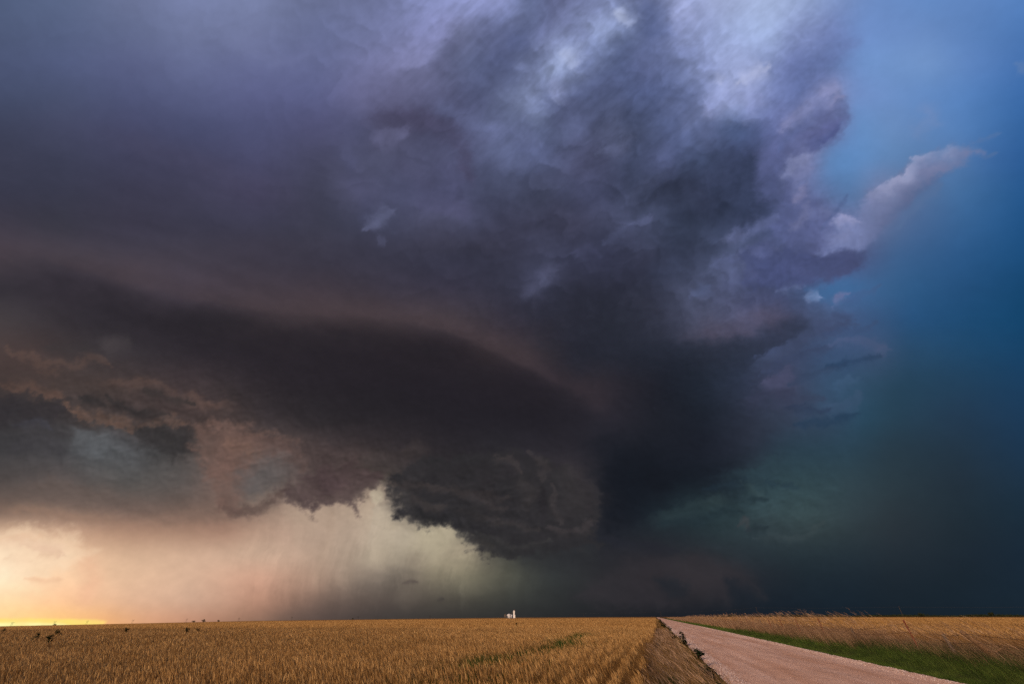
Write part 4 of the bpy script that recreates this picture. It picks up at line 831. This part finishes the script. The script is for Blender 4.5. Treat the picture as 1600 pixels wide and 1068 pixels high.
for f in (.93, .66, .42):
    mb = MB()
    for (b0, t0), (b1, t1) in zip(tops[:-1], tops[1:]):
        g0 = b0+Vector((0, 0, .25)); g1 = b1+Vector((0, 0, .25)); a = g0.lerp(t0, f); c = g1.lerp(t1, f); a.z = g0.z+min(a.z-g0.z, 1.3*f); c.z = g1.z+min(c.z-g1.z, 1.3*f)
        mid = (a+c)/2-Vector((0, 0, .02*(c-a).length/3))
        mb.tube([a, (a+mid)/2-Vector((0, 0, .01)), mid, (mid+c)/2-Vector((0, 0, .01)), c], .006, 5)
        nb = int((c-a).length/.35)
        for k in range(min(nb, 30)):
            p = a.lerp(c, (k+.5)/nb); p.z -= .02*(c-a).length/3*4*((k+.5)/nb)*(1-(k+.5)/nb)*.9
            mb.tube([p+Vector((0, 0, -.03)), p+Vector((.01, 0, .03))], .003, 3)
    mb.build('barbed_wire', M_WIRE, fence)
# ---------------------------------------------------------------- grain store on the skyline
M_WHITE = plain('galvanised white steel', (.74, .72, .74), .45, 0, .08, .3, .5); M_CONC = plain('white concrete', (.72, .70, .72), .7, 0, .08, .3); M_DK = plain('dark opening', (.03, .03, .035)); M_TAN = plain('brown cladding', (.09, .075, .07), .8, 0, .2, .4)
def bearing(px, D): u = (px-800)/755; y = D/math.hypot(1, u); return u*y, y
def bin_(px, D, r, h, label, mat, group='grain bins'):
    x, y = bearing(px, D); z = float(ground_z(x, y)); root = empty('grain_bin', (x, y, z-.3)); tag(root, label, 'grain bin', group)
    prof = [(r, 0)]; k = 0
    while k*.6 < h: prof += [(r, k*.6+.1), (r+.05, k*.6+.3), (r, k*.6+.5)]; k += 1
    MB().lathe(prof, 40).build('wall', mat, root)
    MB().lathe([(r+.25, h), (r+.2, h+.15), (r*.12, h+r*.42), (r*.12, h+r*.42+.4), (.01, h+r*.42+.55)], 40).build('roof', mat, root)
    MB().box((-r*.35, -r*.94, 1.2), (1., .25, 2.1), .35).build('door', M_DK, root)
    ld = MB()
    for sx in (-.25, .25): ld.tube([(r*.5+sx, -r*.9, 0), (r*.5+sx, -r*.9, h)], .05, 5)
    for q in range(int(h/.5)): ld.tube([(r*.5-.25, -r*.9, q*.5+.2), (r*.5+.25, -r*.9, q*.5+.2)], .04, 4)
    ld.build('ladder', M_DK, root)
    return root
bin_(795.3, 1200, 5.0, 7.6, 'larger pale grain bin with a conical roof on the skyline', M_WHITE)
bin_(799.2, 1215, 3.3, 6.6, 'smaller grain bin tucked between the larger bin and the tower', M_WHITE)
x, y = bearing(803.1, 1195); root = empty('grain_elevator', (x, y, float(ground_z(x, y))-.3)); tag(root, 'slender white grain elevator tower beside the bins', 'grain elevator')
MB().box((0, 0, 8), (4.0, 4.0, 16)).build('tower', M_CONC, root)
MB().box((1.2, 0, 17.0), (1.6, 2.4, 2.0)).build('head_house', M_RUST, root)
MB().tube([(-1.6, -1, 15.5), (-5, -1, 11.5), (-8.6, 0, 9.6)], .28, 8).build('spout', M_GREY, root)
MB().box((1.9, -1.6, 3.4), (2.2, 2.5, 6.8)).build('annex', M_CONC, root)
x, y = bearing(789.2, 1190); root = empty('storage_shed', (x, y, float(ground_z(x, y))-.3)); tag(root, 'narrow dull brown shed left of the grain bins', 'shed')
MB().box((0, 0, 4.2), (4.6, 5, 8.4)).build('wall', M_TAN, root); MB().box((0, 0, 8.55), (5, 5.4, .3)).build('roof', M_GREY, root); MB().box((-.4, -2.55, 1.6), (1.8, .12, 3.2)).build('door', M_DK, root)
# ---------------------------------------------------------------- poles
M_POLE = plain('creosoted pole', (.045, .035, .03), .9); M_LINE = plain('power cable', (.03, .035, .045), .6)
def upole():
    r = empty('utility_pole', (0, 0, 0)); MB().tube([(0, 0, 0), (0, 0, 11)], [.24, .17], 8).build('pole', M_POLE, r)
    MB().box((0, 0, 10.3), (2.4, .2, .22)).build('crossarm', M_POLE, r)
    for k in (-1., 0, 1.): MB().lathe([(.08, 10.41), (.11, 10.5), (.06, 10.65), (.01, 10.7)], 8, (k, 0, 0)).build('insulator', M_GREY, r)
    return r
UP = [(1411, 680, 'rightmost utility pole, above the fence and dry grass'), (1185, 640, 'utility pole above the dry grass right of where the road vanishes'), (1033, 1000, 'utility pole right above the far end of the road'), (912, 1250, 'faint utility pole above the wheat between the grain bins and the road end')]
pr = upole(); poles = []
for i, (px, D, lb) in enumerate(UP):
    o = pr if i == 0 else copy_tree(pr); x, y = bearing(px, D); o.location = (x, y, float(ground_z(x, y))-.3); tag(o, lb, 'utility pole', 'utility poles along the far road')
    o.rotation_euler.z = R(60); poles.append(Vector(o.location)+Vector((0, 0, 10.5)))
poles = [poles[0]+(poles[0]-poles[1])*1.2]+poles+[poles[-1]+(poles[-1]-poles[-2])*1.5]
for sgn, lb in ((-1, 'nearer power cable strung low over the dry grass'), (1, 'farther power cable strung low over the dry grass')):
    mb = MB()
    for a, b in zip(poles[:-1], poles[1:]):
        L_ = (b-a).length; pts = [a.lerp(b, k/12)-Vector((0, 0, .012*L_*4*(k/12)*(1-k/12)*.4))+Vector((sgn*.5, sgn*.8, 0)) for k in range(13)]; mb.tube(pts, .05, 4)
    tag(mb.build('power_cable', M_LINE, None), lb, 'power cable', 'cables between the utility poles')
def hframe():
    r = empty('transmission_pole', (0, 0, 0))
    for sx in (-2.6, 2.6): MB().tube([(sx, 0, 0), (sx, 0, 19)], [.4, .28], 8).build('pole', M_POLE, r)
    MB().box((0, 0, 16.6), (13, .4, .45)).build('crossarm', M_POLE, r)
    m = MB(); m.tube([(-2.6, .3, 9), (2.6, .3, 15)], .15, 5); m.tube([(2.6, -.3, 9), (-2.6, -.3, 15)], .15, 5); m.build('brace', M_POLE, r)
    for k in (-5.8, 0, 5.8): MB().tube([(k, 0, 16.4), (k, 0, 14.9)], .2, 6).build('insulator', M_GREY, r)
    return r
HF = [(26, 'first'), (91, 'second'), (141, 'third'), (211, 'fourth'), (294, 'fifth'), (375, 'sixth'), (457, 'seventh'), (560, 'eighth'), (672, 'ninth')]
pr = hframe()
for i, (px, nth) in enumerate(HF):
    o = pr if i == 0 else copy_tree(pr); D = 3600/math.cos(math.atan((px-800)/755)) * (.8+.25*px/700)*.85; x, y = bearing(px, D)
    o.location = (x, y, float(ground_z(x, y))-.5); o.rotation_euler.z = R(50)
    tag(o, f'{nth} two legged transmission pole from the left along the far skyline', 'transmission pole', 'transmission poles on the skyline')
# ---------------------------------------------------------------- far trees
M_CROWN = plant_mat('far foliage', (.010, .016, .008), (.020, .030, .013), (.04, .052, .02), 0.15); M_TRUNK = plain('bark', (.05, .035, .025), .9)
def tree(h, w, seed, low=False):
    rs = np.random.RandomState(seed); r = empty('tree', (0, 0, 0)); mb = MB(); mb.tube([(0, 0, 0), (.1*w, 0, h*.35), (0, .1, h*.75)], [.05*h, .04*h, .012*h], 8)
    for k in range(4):
        a = k*1.7; mb.tube([(.05*w, 0, h*.3), (math.cos(a)*w*.25, math.sin(a)*w*.25, h*.6)], [.025*h, .008*h], 6)
    mb.build('trunk', M_TRUNK, r)
    nc = 13; cc = np.stack([rs.randn(nc)*w*.22, rs.randn(nc)*w*.2, h*(.55+.17*rs.randn(nc)).clip(.3, .85)], 1); rad = (.13+.1*rs.rand(nc))*w
    n = 1500; i = rs.randint(0, nc, n); d = rs.randn(n, 3); d /= np.linalg.norm(d, axis=1)[:, None]; P = cc[i]+d*(rad[i]*rs.rand(n)**.4)[:, None]*[1, 1, .75]
    s = (.035+.03*rs.rand(n))*h; u = rs.randn(n, 3); u /= np.linalg.norm(u, axis=1)[:, None]; v = np.cross(u, rs.randn(n, 3)); v /= np.linalg.norm(v, axis=1)[:, None]
    V = np.stack([P-u*s[:, None], P+v*s[:, None]*.6, P+u*s[:, None], P-v*s[:, None]*.6], 1).reshape(-1, 3)
    np_mesh('crown', V, np.arange(4*n).reshape(-1, 4), 4, M_CROWN, r, {'rnd': np.repeat(rs.rand(n), 4)})
    return r
TRS = [(93, 2300, 5, 9, 'low dark tree on the skyline at the bright sunset glow'), (306, 2300, 6, 14, 'low wide tree leftmost of the three on the left skyline'), (321, 2300, 10, 15, 'tallest and middle tree of the three on the left skyline'),
       (344, 2300, 7, 9, 'small tree rightmost of the three on the left skyline'), (552, 2500, 7, 8, 'tiny dark tree on the skyline below the rain'), (1441, 1900, 11, 22, 'broad dark tree standing out of the far treeline right of the utility pole'), (1551, 1500, 11, 9, 'lone upright tree on the skyline at the far right')]
for i, (px, D, h, w_, lb) in enumerate(TRS):
    o = tree(h, w_, 20+i); x, y = bearing(px, D); o.location = (x, y, float(ground_z(x, y))-.3); tag(o, lb, 'tree', 'lone trees on the skyline')
def treeline():
    Vs = []; At = []
    for k in range(260):
        px = 1120+k*2.1+RNG.randn()*3; D = 3600+300*RNG.rand(); x, y = bearing(px, D); z = float(ground_z(x, y)); hh = (5+5*RNG.rand())*(.6+.5*abs(math.sin(px/47))+.3*abs(math.sin(px/17))); n = 160
        P = RNG.randn(n, 3)*[9, 5, hh*.22]+[x, y, z+hh*.45]; s = 1.3+RNG.rand(n); u = RNG.randn(n, 3); u /= np.linalg.norm(u, axis=1)[:, None]; v = np.cross(u, RNG.randn(n, 3)); v /= np.linalg.norm(v, axis=1)[:, None]
        Vs.append(np.stack([P-u*s[:, None], P+v*s[:, None], P+u*s[:, None], P-v*s[:, None]], 1).reshape(-1, 3)); At.append(RNG.rand(4*n))
    V = np.concatenate(Vs); tag(np_mesh('far_treeline', V, np.arange(len(V)).reshape(-1, 4), 4, M_CROWN, None, {'rnd': np.concatenate(At)}), 'thin dark line of far off trees along the right skyline', 'trees', kind='stuff')
treeline()
